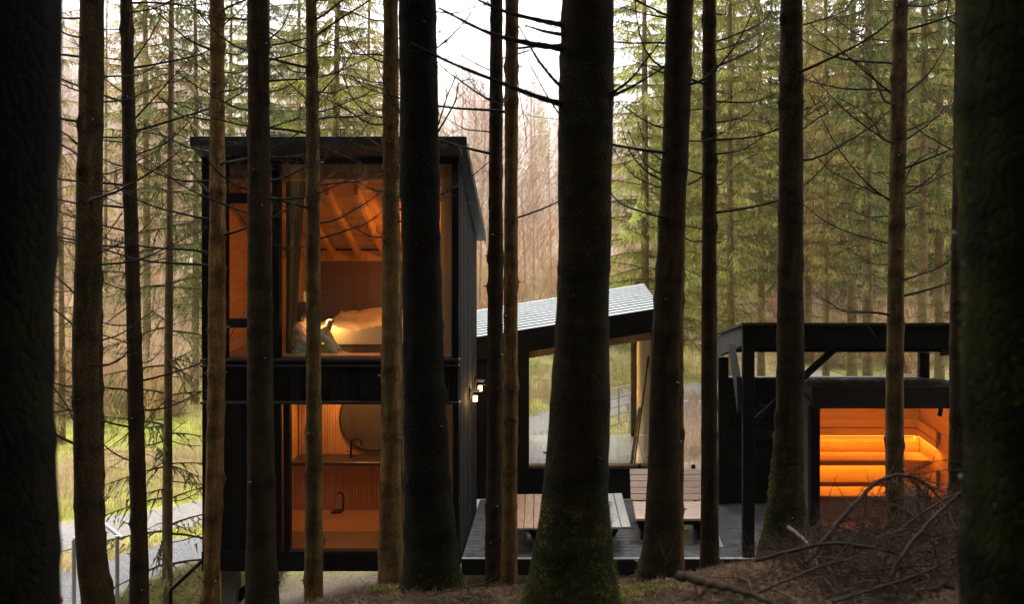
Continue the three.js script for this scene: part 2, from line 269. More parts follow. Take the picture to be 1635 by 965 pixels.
// ------------------------------------------------------------------ the tall black cabin
const TF = 15.45, TB = 18.25, TL = -5.43, TR = -1.7, roofY = (d) => 6.1 - 0.47 * (d - 15.1);
{
  const t = new Thing('tower_cabin', 'tall black two storey cabin with large lit windows and sloping roof', 'cabin', V(-3.56, -0.18, -TF));
  // side and back walls, floors, ceiling
  const side = (x0, x1, m, i) => t.p('side_wall', prismX([[TF + 0.1 + i, -0.18], [TB - i, -0.18], [TB - i, roofY(TB - i) - 0.13], [TF + 0.1 + i, roofY(TF + 0.1 + i) - 0.13]], x0, x1), m);
  side(TL, TL + 0.1, M.char, 0); const rw = side(TR - 0.1, TR, M.char, 0);
  for (let k = 0, d = TF + 0.2; d < TB - 0.06; d += 0.2, k++) t.p('batten', prismX([[d, -0.1], [d + 0.07, -0.1], [d + 0.07, roofY(d + 0.07) - 0.14], [d, roofY(d) - 0.14]], TR + 0.001, TR + 0.008), M.batten, rw);
  t.p('back_wall', bx(TL + 0.1, TR - 0.1, -0.18, roofY(TB) - 0.14, TB - 0.1, TB - 0.005), M.char);
  const plyOf = (k) => [M.ply, M.plyA, M.plyB][Math.floor(hash(k, 5, 9) * 3)];
  const lining = (x0, x1) => { for (let k = 0, d = TF + 0.16; k < 9; k++, d += 0.281) { const e = Math.min(d + 0.277, TB - 0.125); t.p('lining_board', prismX([[d, 2.862], [e, 2.862], [e, roofY(e) - 0.34], [d, roofY(d) - 0.34]], x0, x1), plyOf(k + x0)); } };
  lining(TL + 0.102, TL + 0.118); lining(TR - 0.118, TR - 0.102);
  for (let k = 0, x = TL + 0.12; k < 12; k++, x += 0.291) t.p('lining_board', bx(x, x + 0.287, 2.862, roofY(TB) - 0.3, TB - 0.122, TB - 0.104, 0.003), plyOf(k + 30));
  const ceil = t.p('ceiling', prismX([[TF + 0.15, roofY(TF + 0.15) - 0.3], [TB - 0.11, roofY(TB - 0.11) - 0.3], [TB - 0.11, roofY(TB - 0.11) - 0.16], [TF + 0.15, roofY(TF + 0.15) - 0.16]], TL + 0.12, TR - 0.12), M.ply);
  for (let k = 0, d = TF + 0.16; k < 16; k++, d += 0.158) t.p('ceiling_board', prismX([[d, roofY(d) - 0.325], [d + 0.153, roofY(d + 0.153) - 0.325], [d + 0.153, roofY(d + 0.153) - 0.302], [d, roofY(d) - 0.302]], TL + 0.122, TR - 0.122), plyOf(k + 60), ceil);
  for (let x = TL + 0.42; x < TR - 0.2; x += 0.43) t.p('rafter', prismX([[TF + 0.32, roofY(TF + 0.32) - 0.5], [TB - 0.13, roofY(TB - 0.13) - 0.5], [TB - 0.13, roofY(TB - 0.13) - 0.332], [TF + 0.32, roofY(TF + 0.32) - 0.332]], x, x + 0.06), M.ply);
  t.p('upper_floor', bx(TL + 0.12, TR - 0.12, 2.4, 2.86, TF + 0.16, TB - 0.13), M.floor);
  t.p('ground_floor', bx(TL + 0.102, TR - 0.102, -0.17, 0.08, TF + 0.16, TB - 0.11), M.floor);
  t.p('floor_front_strip', bx(TL + 0.74, TR - 0.13, 0.081, 0.092, TF + 0.17, 16.42), M.brownPanel);  // darker brown strip of floor just inside the lower window
  // lower room
  for (const [x0, x1] of [[TL + 0.7, TL + 0.72], [TR - 0.118, TR - 0.103]]) t.p('lining', bx(x0, x1, 0.082, 2.398, TF + 0.17, TB - 0.2), M.ply);
  const bw = t.p('lining', bx(TL + 0.72, TR - 0.12, 0.082, 2.398, TB - 0.18, TB - 0.135), M.ply);
  for (let x = TL + 0.74; x < TR - 0.14; x += 0.044) t.p('slat', bx(x, x + 0.026, 0.084, 2.39, TB - 0.212, TB - 0.181, 0.004), M.plyA, bw);
  // front
  t.p('fascia', bx(TL, TR, 5.735, 6.02, TF, TF + 0.15), M.black);
  t.p('lintel', bx(TL + 0.12, TR - 0.12, 5.5, 5.76, TF + 0.16, TF + 0.24), M.plyPale);
  t.p('column', bx(TL, -5.07, 2.91, 5.733, TF, TF + 0.15), M.char);
  t.p('column', bx(-4.41, -4.3, 2.91, 5.733, TF, TF + 0.15), M.black);
  t.p('column', bx(-1.8, TR, 2.91, 5.733, TF, TF + 0.15), M.black);
  t.p('jamb', bx(-1.985, -1.825, 2.912, 5.498, TF + 0.16, TF + 0.3), M.plyPale);
  t.p('window_bar', bx(-5.068, -4.412, 5.163, 5.317, TF + 0.01, TF + 0.13), M.black);
  t.p('window_bar', bx(-5.068, -4.412, 3.354, 3.481, TF + 0.01, TF + 0.13), M.black);
  t.p('sill', bx(TL - 0.01, TR + 0.01, 2.865, 2.908, TF - 0.035, TF + 0.15), M.roofBlack);
  t.p('sill', bx(-4.29, -1.81, 2.91, 2.945, TF + 0.09, TF + 0.3), M.plyPale);
  t.p('ledge', bx(TL - 0.01, TR + 0.01, 2.79, 2.82, TF - 0.03, TF + 0.1), M.roofBlack);
  for (let x = TL, k = 0; x < TR - 0.02; x += 0.1433, k++) t.p('board', bx(x + 0.003, Math.min(x + 0.14, TR), 2.29, 2.86 - 0.0, TF + 0.01 + (k % 3) * 0.003, TF + 0.11, 0.008), charOf(k));
  t.p('ledge', bx(TL - 0.01, TR + 0.01, 2.248, 2.288, TF - 0.03, TF + 0.14), M.roofBlack);
  for (let x = TL, k = 0; x < -4.3; x += 0.1433, k++) t.p('board', bx(x + 0.003, Math.min(x + 0.14, -4.252), 0.112, 2.245, TF + 0.012 + (k % 3) * 0.004, TF + 0.13, 0.008), charOf(k + 40));
  t.p('column', bx(-4.25, -4.155, 0.112, 2.246, TF, TF + 0.15), M.black);
  t.p('column', bx(-1.78, TR, 0.112, 2.246, TF, TF + 0.15), M.black);
  t.p('jamb', bx(-1.98, -1.83, 0.112, 2.244, TF + 0.16, TF + 0.28), M.plyPale);
  t.p('base_beam', bx(TL, TR, -0.18, 0.11, TF - 0.005, TF + 0.14), M.black);
  for (const [x0, x1, y0, y1] of [[-5.068, -4.412, 5.319, 5.733], [-5.068, -4.412, 3.483, 5.161], [-5.068, -4.412, 2.912, 3.352]]) {
    const pane = new THREE.PlaneGeometry(x1 - x0, y1 - y0).translate((x0 + x1) / 2, (y0 + y1) / 2, -TF - 0.07); t.p('window_pane', pane, M.glass);
  }
  t.p('window_pane', new THREE.PlaneGeometry(2.5, 2.823).translate(-3.05, 4.3215, -TF - 0.06), M.glass);
  t.p('window_pane', new THREE.PlaneGeometry(2.373, 2.133).translate(-2.967, 1.1785, -TF - 0.06), M.glass);
  const rf = t.p('roof', prismX([[15.08, roofY(15.1) - 0.09], [15.08, roofY(15.1) + 0.0], [18.32, roofY(18.32)], [18.32, roofY(18.32) - 0.11]], TL - 0.03, TR + 0.13), M.roofBlack);
  t.p('edge_trim', prismX([[15.06, roofY(15.1) - 0.13], [15.06, roofY(15.1) + 0.015], [18.34, roofY(18.34) + 0.015], [18.34, roofY(18.34) - 0.14]], TR + 0.132, TR + 0.15), M.roofBlack, rf);
  t.p('edge_trim', bx(TL - 0.03, TR + 0.13, roofY(15.1) - 0.12, roofY(15.1) + 0.02, 15.055, 15.078), M.roofBlack, rf);
  t.p('pier', bx(-5.2, -4.98, -1.6, -0.2, 15.6, 15.85), M.concrete);
  t.p('pier', bx(-2.0, -1.78, -1.6, -0.2, 15.6, 15.85), M.concrete);
  t.p('brace', rodGeo([V(-4.55, -0.22, -15.8), V(-5.15, -0.85, -15.8)], 0.07), M.black);
  t.p('headboard', bx(-4.56, TR - 0.125, 2.865, 4.14, TB - 0.165, TB - 0.124), M.brownPanel);
}
// wall lamps on the cabin's side
for (const [i, [d, label]] of [[16.6, 'glowing square wall lamp on black tower side, nearer of two'], [17.45, 'glowing square wall lamp on black tower side, farther one beside lounge cabin']].entries()) {
  const y = 2.1, t = new Thing('wall_lamp', label, 'lamp', V(TR + 0.034, y, -d), 'wall lamps on the tower side');
  t.p('bracket', bx(TR + 0.034, TR + 0.06, y - 0.02, y + 0.19, d - 0.04, d + 0.04), M.black);
  t.p('lamp_cap', bx(TR + 0.06, TR + 0.2, y + 0.115, y + 0.135, d - 0.07, d + 0.07), M.greyWood);
  t.p('glowing_shade', new THREE.CylinderGeometry(0.036, 0.036, 0.085, 16).translate(TR + 0.13, y, -d), glow(1, 0.52, 0.2, 3.2));
  t.p('neck', new THREE.CylinderGeometry(0.03, 0.03, 0.06, 10).translate(TR + 0.13, y + 0.085, -d), M.black);
  const l = new THREE.PointLight(new THREE.Color(1, 0.6, 0.22), 0.35); l.position.set(TR + 0.13, y - 0.0, -d); l.castShadow = true; l.shadow.radius = 1.5; scene.add(l);
}
// upper room
{
  const FL = 2.862, warm = new THREE.Color(1, 0.36, 0.08);
  const b = new Thing('bed', 'low bed with white duvet lit amber behind the upper window', 'bed', V(-2.9, FL, -17));
  b.p('bed_base', bx(-3.95, -1.95, FL, FL + 0.24, 16.15, 18.02, 0.012), M.brownPanel);
  const dv = new THREE.BoxGeometry(2.06, 0.2, 1.9, 72, 6, 66), P = dv.attributes.position;
  for (let k = 0; k < P.count; k++) { const x = P.getX(k), y = P.getY(k), z = P.getZ(k), top = (y + 0.1) / 0.2, f = noise(x * 2.5, z * 3, 3) * 0.07 + (1 - Math.abs(noise(x * 5 + z * 3, z * 4 - x, 9) * 2 - 1)) * 0.06 + (1 - Math.abs(noise(x * 11 - z * 6, z * 9 + x * 4, 2) * 2 - 1)) * 0.035; P.setXYZ(k, x * (1 - 0.02 * top), y + top * (f - 0.05) + (z < -0.5 ? top * 0.05 : 0), z * (1 - 0.02 * top)); }
  dv.computeVertexNormals(); b.p('duvet', dv.translate(-2.95, FL + 0.255, -17.08), M.duvet);
  const pl = new THREE.SphereGeometry(0.5, 24, 16), Q = pl.attributes.position; for (let k = 0; k < Q.count; k++) { const x = Q.getX(k) * 2, y = Q.getY(k) * 2, z = Q.getZ(k) * 2; Q.setXYZ(k, Math.sign(x) * Math.pow(Math.abs(x), 0.55) * 0.36, y * 0.11 + noise(x * 2, z * 2, 6) * 0.03, Math.sign(z) * Math.pow(Math.abs(z), 0.55) * 0.24); } pl.computeVertexNormals();
  for (const x of [-3.3, -2.4]) b.p('pillow', pl.clone().scale(1, 0.7, 0.9).rotateX(0.25).translate(x, FL + 0.39, -17.8), M.duvet);
  // reading lamp at the corner of the bed
  const lp = at(527, 516, 15.98), rl = new Thing('reading_lamp', 'small glowing bedside lamp at the corner of the bed', 'lamp', V(lp.x, FL, lp.z));
  rl.p('lamp_stand', rodGeo([V(lp.x, FL, lp.z), V(lp.x, lp.y - 0.04, lp.z)], 0.012), M.black);
  rl.p('lamp_foot', new THREE.CylinderGeometry(0.07, 0.08, 0.02, 20).translate(lp.x, FL + 0.01, lp.z), M.black);
  rl.p('glowing_bulb', new THREE.SphereGeometry(0.055, 16, 12).translate(lp.x, lp.y, lp.z), glow(1, 0.55, 0.14, 8));
  const l1 = new THREE.PointLight(new THREE.Color(1, 0.5, 0.12), 0.32); l1.position.copy(lp); l1.castShadow = true; l1.shadow.radius = 2; scene.add(l1);
  // tall wall light by the right jamb and the strip beside the headboard
  const sc = new Thing('wall_light', 'tall glowing wall light beside upper window right jamb', 'lamp', V(-1.86, 5.07, -15.98));
  sc.p('back_plate', bx(-1.85, -1.83, 5.0, 5.5, 15.93, 16.03), M.black);
  sc.p('glowing_tube', new THREE.CylinderGeometry(0.045, 0.045, 0.42, 16).translate(-1.92, 5.25, -15.98), glow(1, 0.5, 0.08, 2.5));
  const l2 = new THREE.PointLight(warm, 1.3); l2.position.set(-1.92, 5.25, -15.98); l2.castShadow = true; l2.shadow.radius = 3; scene.add(l2);
  const cl = new Thing('pendant_lamp', 'unseen round lamp added under the rafters to light upstairs', 'lamp', V(-2.45, 4.55, -16.6));  // added lamp, out of sight, fills the upper room with light
  cl.p('cable', rodGeo([V(-2.45, 5.15, -16.6), V(-2.45, 4.62, -16.6)], 0.008), M.black);
  cl.p('glowing_shade', new THREE.SphereGeometry(0.09, 20, 14).translate(-2.45, 4.55, -16.6), glow(1, 0.45, 0.1, 3));
  const l3 = new THREE.PointLight(warm, 1.4); l3.position.set(-2.45, 4.55, -16.6); l3.castShadow = true; l3.shadow.radius = 4; scene.add(l3);
  const ls = new Thing('strip_light', 'narrow golden upright strip light beside the dark headboard', 'lamp', V(-4.6, 2.9, -18.1));
  ls.p('glowing_strip', bx(-4.63, -4.575, 2.9, 3.62, 18.1, 18.12, 0.004), glow(1, 0.5, 0.1, 0.16));
  // curtain
  const cg = new G(), n = 60, rows = 24;
  for (let j = 0; j <= rows; j++) for (let i = 0; i <= n; i++) { const v = j / rows, u = i / n, w = lerp(0.3, 0.15, Math.pow(v, 0.8)), x = -4.285 + u * w, z = -(TF + 0.28) - 0.05 * Math.sin(u * 34 + Math.sin(v * 3) * 0.7) - 0.03 * Math.sin(u * 11); cg.v(V(x, lerp(5.5, 2.88, v), z), V(0, 0, 1), u, v, [1, 1, 1]); }
  for (let j = 0; j < rows; j++) for (let i = 0; i < n; i++) { const a = j * (n + 1) + i; cg.i.push(a, a + n + 1, a + 1, a + 1, a + n + 1, a + n + 2); }
  const cgg = cg.build(); cgg.computeVertexNormals(); single('curtain', 'dark greenish curtain gathered at left of the upper window', 'curtain', cgg, M.curtain, V(-4.2, 2.88, -15.75));
}
// lower room: bathroom
{
  const m = new Thing('round_mirror', 'large round mirror on the slatted bathroom wall', 'mirror', V(-3.44, 0.96, -18.02));
  m.p('mirror_glass', new THREE.CylinderGeometry(0.545, 0.545, 0.02, 64).rotateX(Math.PI / 2).translate(-3.44, 1.5, -18.0), M.mirror);
  m.p('mirror_rim', new THREE.TorusGeometry(0.55, 0.012, 8, 64).translate(-3.44, 1.5, -17.995), M.black);
  const c = new Thing('vanity_counter', 'dark counter on fluted wooden base below round mirror', 'counter', V(-3.2, 0.08, -17.8));
  c.p('counter_top', bx(TL + 0.74, TR - 0.13, 0.82, 0.88, 17.48, 18.04, 0.008), M.counter);
  const fr = c.p('counter_base', bx(TL + 0.74, TR - 0.13, 0.082, 0.82, 17.57, 18.03), M.ply);
  for (let x = TL + 0.76; x < TR - 0.16; x += 0.05) c.p('slat', bx(x, x + 0.032, 0.09, 0.81, 17.538, 17.571, 0.004), M.plyA, fr);
  const fx = -3.76, fz = -17.8, pts = [V(fx, 0.88, fz), V(fx, 1.05, fz)]; for (let k = 0; k <= 8; k++) { const a = Math.PI - (k / 8) * Math.PI * 1.1; pts.push(V(fx + 0.09 + Math.cos(a) * 0.09, 1.1 + Math.sin(a) * 0.09, fz)); }
  const f = new Thing('faucet', 'black gooseneck tap standing on the bathroom counter', 'tap', V(fx, 0.88, fz));
  f.p('spout', rodGeo(pts, 0.02), M.black); f.p('tap_foot', new THREE.CylinderGeometry(0.03, 0.032, 0.02, 16).translate(fx, 0.89, fz), M.black); f.p('lever', rodGeo([V(fx, 0.96, fz), V(fx - 0.06, 0.98, fz)], 0.008), M.black);
  const hx = -3.83, hz = -17.42, tp = new Thing('floor_stand', 'black curved stand low before fluted counter base', 'stand', V(hx - 0.08, 0.08, hz));
  tp.p('stand_foot', new THREE.CylinderGeometry(0.09, 0.095, 0.02, 24).translate(hx - 0.08, 0.092, hz + 0.02), M.black);
  tp.p('stand_arm', rodGeo([V(hx + 0.02, 0.1, hz), V(hx + 0.03, 0.28, hz), V(hx + 0.02, 0.37, hz), V(hx - 0.03, 0.41, hz), V(hx - 0.07, 0.37, hz)], 0.016), M.black);
  const sh = new Thing('shower_head', 'round black shower head high beside the mirror', 'shower head', V(-4.17, 2.1, -17.7));
  sh.p('arm', rodGeo([V(-4.17, 2.3, -18.03), V(-4.17, 2.3, -17.7), V(-4.17, 2.18, -17.66)], 0.012), M.black); sh.p('rose', new THREE.CylinderGeometry(0.13, 0.13, 0.02, 28).translate(-4.17, 2.06, -17.66), M.black); sh.p('stem', rodGeo([V(-4.17, 2.2, -17.66), V(-4.17, 2.06, -17.66)], 0.012), M.black);
  const cl = new Thing('ceiling_lamp', 'unseen ceiling lamp added to light the bathroom counter', 'lamp', V(-3.75, 2.398, -17.25));  // added fitting out of view, placed to light slats and counter
  cl.p('lamp_ring', new THREE.CylinderGeometry(0.13, 0.13, 0.03, 28).translate(-3.75, 2.382, -17.25), M.black);
  cl.p('glowing_disc', new THREE.CylinderGeometry(0.11, 0.11, 0.01, 28).translate(-3.75, 2.361, -17.25), glow(1, 0.5, 0.15, 4));
  const l = new THREE.PointLight(new THREE.Color(1, 0.44, 0.12), 2.9); l.position.set(-3.75, 2.3, -17.25); l.castShadow = true; l.shadow.radius = 4; scene.add(l);
}
// ------------------------------------------------------------------ the glazed lounge cabin
{
  const D0 = 18.4, D1 = 22.6, L = -2.2, R = 1.4, top = (x) => 3.06 + 0.158 * (x + 0.81) - 0.02, t = new Thing('lounge_cabin', 'low black cabin with slanting metal roof and see-through glazing', 'cabin', V(-0.3, 0, -20.4));
  const roofAt = (x) => 3.324 + 0.158 * (x - 1.448);
  const slab = t.p('roof', prismZ([[L, roofAt(L) - 0.14], [1.44, roofAt(1.44) - 0.14], [1.44, roofAt(1.44)], [L, roofAt(L)]], 18.12, 22.75), M.black);
  for (let k = 0; k < 12; k++) {
    const d = 18.1 + k * 0.388;
    t.p('roof_panel', prismZ([[L, roofAt(L) + 0.002], [1.45, roofAt(1.45) + 0.002], [1.45, roofAt(1.45) + 0.014], [L, roofAt(L) + 0.014]], d + 0.012, d + 0.376), M.zinc, slab);
    t.p('roof_seam', prismZ([[L, roofAt(L) + 0.004], [1.452, roofAt(1.452) + 0.004], [1.452, roofAt(1.452) + 0.03], [L, roofAt(L) + 0.03]], d - 0.025, d + 0.01), M.seam, slab);
  }
  const wt = (x) => 2.56 + 0.155 * (x + 0.81);
  t.p('fascia', prismZ([[L, wt(L)], [R, wt(R)], [R, roofAt(R) - 0.142], [L, roofAt(L) - 0.142]], D0, D0 + 0.14), M.black);
  t.p('lintel', prismZ([[-0.98, wt(-0.98) - 0.14], [1.3, wt(1.3) - 0.14], [1.3, wt(1.3) + 0.02], [-0.98, wt(-0.98) + 0.02]], D0 + 0.142, D0 + 0.2), M.ply);
  t.p('front_wall', bx(L, -1.02, 0, wt(L) - 0.002 + 0.0, D0 + 0.01, D0 + 0.12), M.char);
  t.p('post', prismZ([[-1.018, 0], [-0.815, 0], [-0.815, wt(-0.815) - 0.002], [-1.018, wt(-1.018) - 0.002]], D0 - 0.01, D0 + 0.13), M.char);
  t.p('low_wall', bx(-0.813, R, 0, 0.5, D0 + 0.005, D0 + 0.13), M.char);
  t.p('sill', bx(-0.82, R, 0.502, 0.54, D0 - 0.02, D0 + 0.15), M.black);
  t.p('sill', bx(-0.81, 1.29, 0.541, 0.562, D0 + 0.08, D0 + 0.25), M.ply);
  t.p('side_wall', prismX([[D0 + 0.14, 0], [D1, 0], [D1, wt(R) + 0.3], [D0 + 0.14, wt(R) + 0.3]], R - 0.08, R), M.char);
  t.p('side_wall', prismX([[D0 + 0.14, 0], [D1, 0], [D1, wt(L) + 0.3], [D0 + 0.14, wt(L) + 0.3]], L, L + 0.08), M.char);
  t.p('corner_post', prismZ([[1.3, 0.542], [1.398, 0.542], [1.398, wt(1.398)], [1.3, wt(1.3)]], D0 + 0.0, D0 + 0.13), M.black);
  t.p('lining', prismX([[D0 + 0.15, 0.12], [D1 - 0.2, 0.12], [D1 - 0.2, wt(1.3) + 0.1], [D0 + 0.15, wt(1.3) + 0.1]], R - 0.1, R - 0.082), M.plyPale);
  t.p('ceiling', prismZ([[L + 0.1, wt(L) + 0.12], [1.3, wt(1.3) + 0.12], [1.3, wt(1.3) + 0.16], [L + 0.1, wt(L) + 0.16]], D0 + 0.16, D1 - 0.05), M.ply);
  t.p('floor', bx(L + 0.09, 1.29, 0.02, 0.14, D0 + 0.14, D1 - 0.02), M.paleFloor);
  t.p('back_post', prismZ([[1.16, 0.142], [1.275, 0.142], [1.275, wt(1.275) + 0.1], [1.16, wt(1.16) + 0.1]], D1 - 0.14, D1 - 0.01), M.black);
  t.p('back_post', prismZ([[-1.3, 0.142], [-1.19, 0.142], [-1.19, wt(-1.19) + 0.1], [-1.3, wt(-1.3) + 0.1]], D1 - 0.14, D1 - 0.01), M.black);
  t.p('back_rail', prismZ([[-1.188, wt(-1.188) - 0.02], [1.158, wt(1.158) - 0.02], [1.158, wt(1.158) + 0.1], [-1.188, wt(-1.188) + 0.1]], D1 - 0.13, D1 - 0.02), M.black);
  t.p('back_wall', bx(L + 0.08, -1.302, 0.142, wt(L) + 0.1, D1 - 0.12, D1 - 0.02), M.char);
  t.p('window_pane', prismZ([[-0.81, 0.545], [1.298, 0.545], [1.298, wt(1.298) - 0.002], [-0.81, wt(-0.81) - 0.002]], D0 + 0.06, D0 + 0.0602), M.glass);
  t.p('window_pane', new THREE.PlaneGeometry(2.34, 2.45).translate(-0.015, 1.38, -(D1 - 0.07)), M.glass);
  const ls = new Thing('strip_light', 'upright orange strip light in the far corner of the lounge', 'lamp', V(1.28, 0.15, -22.3));
  ls.p('glowing_strip', bx(1.275, 1.298, 0.3, 2.75, 22.0, 22.06, 0.004), glow(1, 0.42, 0.06, 0.5));
  const l = new THREE.RectAreaLight(new THREE.Color(1, 0.42, 0.08), 5, 0.05, 2.4); l.position.set(1.27, 1.5, -22.03); l.lookAt(0.2, 1.5, -21.2); scene.add(l);
  const pole = new Thing('pole', 'thin dark pole leaning against the lounge inner wall', 'pole', V(1.0, 0.14, -18.75));
  pole.p('shaft', rodGeo([V(0.98, 0.14, -18.8), V(1.29, 2.38, -18.95)], 0.014), M.black); pole.p('grip', rodGeo([V(1.262, 2.18, -18.935), V(1.292, 2.4, -18.952)], 0.02), M.black);
  single('plank', 'narrow pale plank leaning beside the dark pole in the lounge', 'plank', rodGeo([V(0.93, 0.14, -18.9), V(1.14, 1.45, -19.1)], 0.026, 4), M.plyPale, V(0.93, 0.14, -18.9));
}
// ------------------------------------------------------------------ deck with table and bench
{
  const X0 = TR + 0.04, X1 = 6.6, t = new Thing('deck', 'wet dark timber deck linking the cabins and the sauna', 'deck', V(2, -0.25, -17));
  for (let k = 0; k < 20; k++) { const d = 15.5 + k * 0.145, r = hash(k, 3, 1); t.p('deck_board', bx(X0, X1 - (k > 13 ? 0 : 0), -0.032, r * 0.004, d, d + 0.139, 0.006), M.deck); }
  t.p('edge_beam', bx(X0, X1, -0.235, -0.005, 15.44, 15.497, 0.01), M.black);
  for (let x = X0 + 0.1; x < X1; x += 1.1) t.p('joist', bx(x, x + 0.07, -0.22, -0.034, 15.5, 18.3), M.black);
  t.p('edge_strip', bx(X0, X1, -0.002, 0.014, 15.43, 15.475, 0.006), M.steel);
  for (const x of [-1.1, 2.3, 5.6]) t.p('pier', bx(x, x + 0.2, -1.2, -0.236, 15.7, 15.9), M.concrete);
  t.p('pier', bx(-0.15, 0.18, -0.6, -0.237, 15.46, 15.7), M.black);
  t.p('deck_channel', bx(2.12, 2.2, 0.004, 0.03, 15.9, 18.35), M.steel);
}
{
  const t = new Thing('low_table', 'wide low plank table standing on the dark deck', 'table', V(-0.1, 0, -16.5)), h = 0.4;
  const n = 12, w = 1.72 / n;
  for (let k = 0; k < n; k++) { const x = -0.94 + k * w; t.p('table_board', bx(x + 0.003, x + w - 0.005, h - 0.035 + hash(k, 1, 7) * 0.004, h + hash(k, 1, 7) * 0.004, 15.63, 17.35, 0.006), k > 8 ? M.tableGrey : M.tableWood); }
  for (const d of [15.9, 17.1]) t.p('batten', bx(-0.86, 0.7, h - 0.085, h - 0.037, d, d + 0.08), M.black);
  for (const [x, s] of [[-0.62, 1], [0.5, -1]]) for (const d of [15.96, 17.04]) { t.p('leg', rodGeo([V(x - s * 0.12, h - 0.06, -d), V(x + s * 0.08, 0.01, -d)], 0.045, 4), M.black); }
  t.o.rotation.y = 0.035;
  const b = new Thing('slatted_bench', 'wide slatted wooden bench with tall sloping back on the deck', 'bench', V(1.5, 0, -16.6)), x0 = 0.87, x1 = 2.06;
  for (let k = 0; k < 7; k++) { const d = 16.06 + k * 0.125; b.p('seat_slat', bx(x0 + 0.03, x1, 0.36, 0.4, d, d + 0.118, 0.006), M.bench); }
  for (let k = 0; k < 5; k++) { const u = k / 5, d = 16.96 + u * 0.32, y = 0.41 + u * 0.42; const g = cbox(x1 - x0, 0.094, 0.03, 0.005, k).rotateX(-0.6 + 0.0).translate((x0 + x1) / 2, y + 0.04, -d - 0.02); b.p('back_slat', g, M.bench); }
  b.p('seat_rail', bx(x0 + 0.05, x1 - 0.03, 0.28, 0.358, 16.12, 16.2), M.black);
  for (const x of [x0 + 0.12, x1 - 0.2]) { b.p('leg', bx(x, x + 0.1, 0.005, 0.358, 16.25, 16.4), M.black); b.p('leg', bx(x, x + 0.1, 0.005, 0.358, 16.8, 16.95), M.black); b.p('back_support', rodGeo([V(x + 0.05, 0.3, -16.98), V(x + 0.05, 0.86, -17.38)], 0.035, 4), M.black); }
}
// ------------------------------------------------------------------ pergola and sauna
{
  const F = 15.45, B = 18.2, L = 2.42, R = 6.3, ty = (d) => 3.44 - 0.2 * (d - F);
  const t = new Thing('pergola', 'black timber pergola frame with diagonal braces over the sauna', 'pergola', V(4.3, 0, -16.8));
  t.p('front_beam', bx(L, R, 3.06, 3.4, F, F + 0.1), M.char);
  t.p('roof_board', prismX([[F - 0.08, ty(F) - 0.035], [F - 0.08, ty(F)], [B + 0.1, ty(B)], [B + 0.1, ty(B) - 0.035]], L - 0.03, R + 0.05), M.roofBlack);
  t.p('side_beam', prismX([[F + 0.102, 3.08], [F + 0.102, ty(F) - 0.05], [B, ty(B) - 0.05], [B, ty(B) - 0.38]], L - 0.004, L + 0.09), M.batten);
  t.p('side_beam', prismX([[F + 0.102, 3.08], [F + 0.102, ty(F) - 0.05], [B, ty(B) - 0.05], [B, ty(B) - 0.38]], R - 0.09, R), M.char);
  t.p('back_beam', bx(L + 0.09, R - 0.09, ty(B) - 0.3, ty(B) - 0.05, B - 0.09, B), M.char);
  for (const [x, d, h] of [[L, F, 3.06], [R - 0.17, F, 3.06], [L, B - 0.13, ty(B) - 0.385], [5.83, B - 0.13, ty(B) - 0.31]]) t.p('post', bx(x, x + 0.17, 0.012, h - 0.002, d + 0.002, d + 0.13, 0.01), M.char);
  const br = (a, b, w) => { const v = b.clone().sub(a), g = cbox(0.09, v.length(), w, 0.008, 0.3); return g.applyMatrix4(new THREE.Matrix4().makeRotationFromQuaternion(new THREE.Quaternion().setFromUnitVectors(V(0, 1, 0), v.clone().normalize()))).translate((a.x + b.x) / 2, (a.y + b.y) / 2, (a.z + b.z) / 2); };
  t.p('brace', br(V(L + 0.17, 1.98, -F - 0.055), V(L + 1.36, 3.06, -F - 0.055), 0.088), M.char);
  t.p('brace', prismX([[F + 0.05, 2.1], [F + 0.135, 2.16], [16.45, 3.0], [16.2, 3.02], [F + 0.14, 2.62]], L - 0.07, L - 0.008), M.blueGrey);  // bluish grey puts the sky light on this brace into its colour
  const w = t.p('screen_wall', bx(L + 0.15, 5.8, 0.013, 0.05, B - 0.06, B + 0.04), M.char);
  for (let k = 0; k < 14; k++) t.p('board', bx(L + 0.174, 5.82, 0.055 + k * 0.149, 0.2 + k * 0.149, B - 0.05 + (k % 2) * 0.004, B + 0.02, 0.008), charOf(k + 90), w);
  t.p('wall_cap', bx(L + 0.172, 5.828, 2.142, 2.162, B - 0.08, B + 0.05), M.greyWood, w);
}
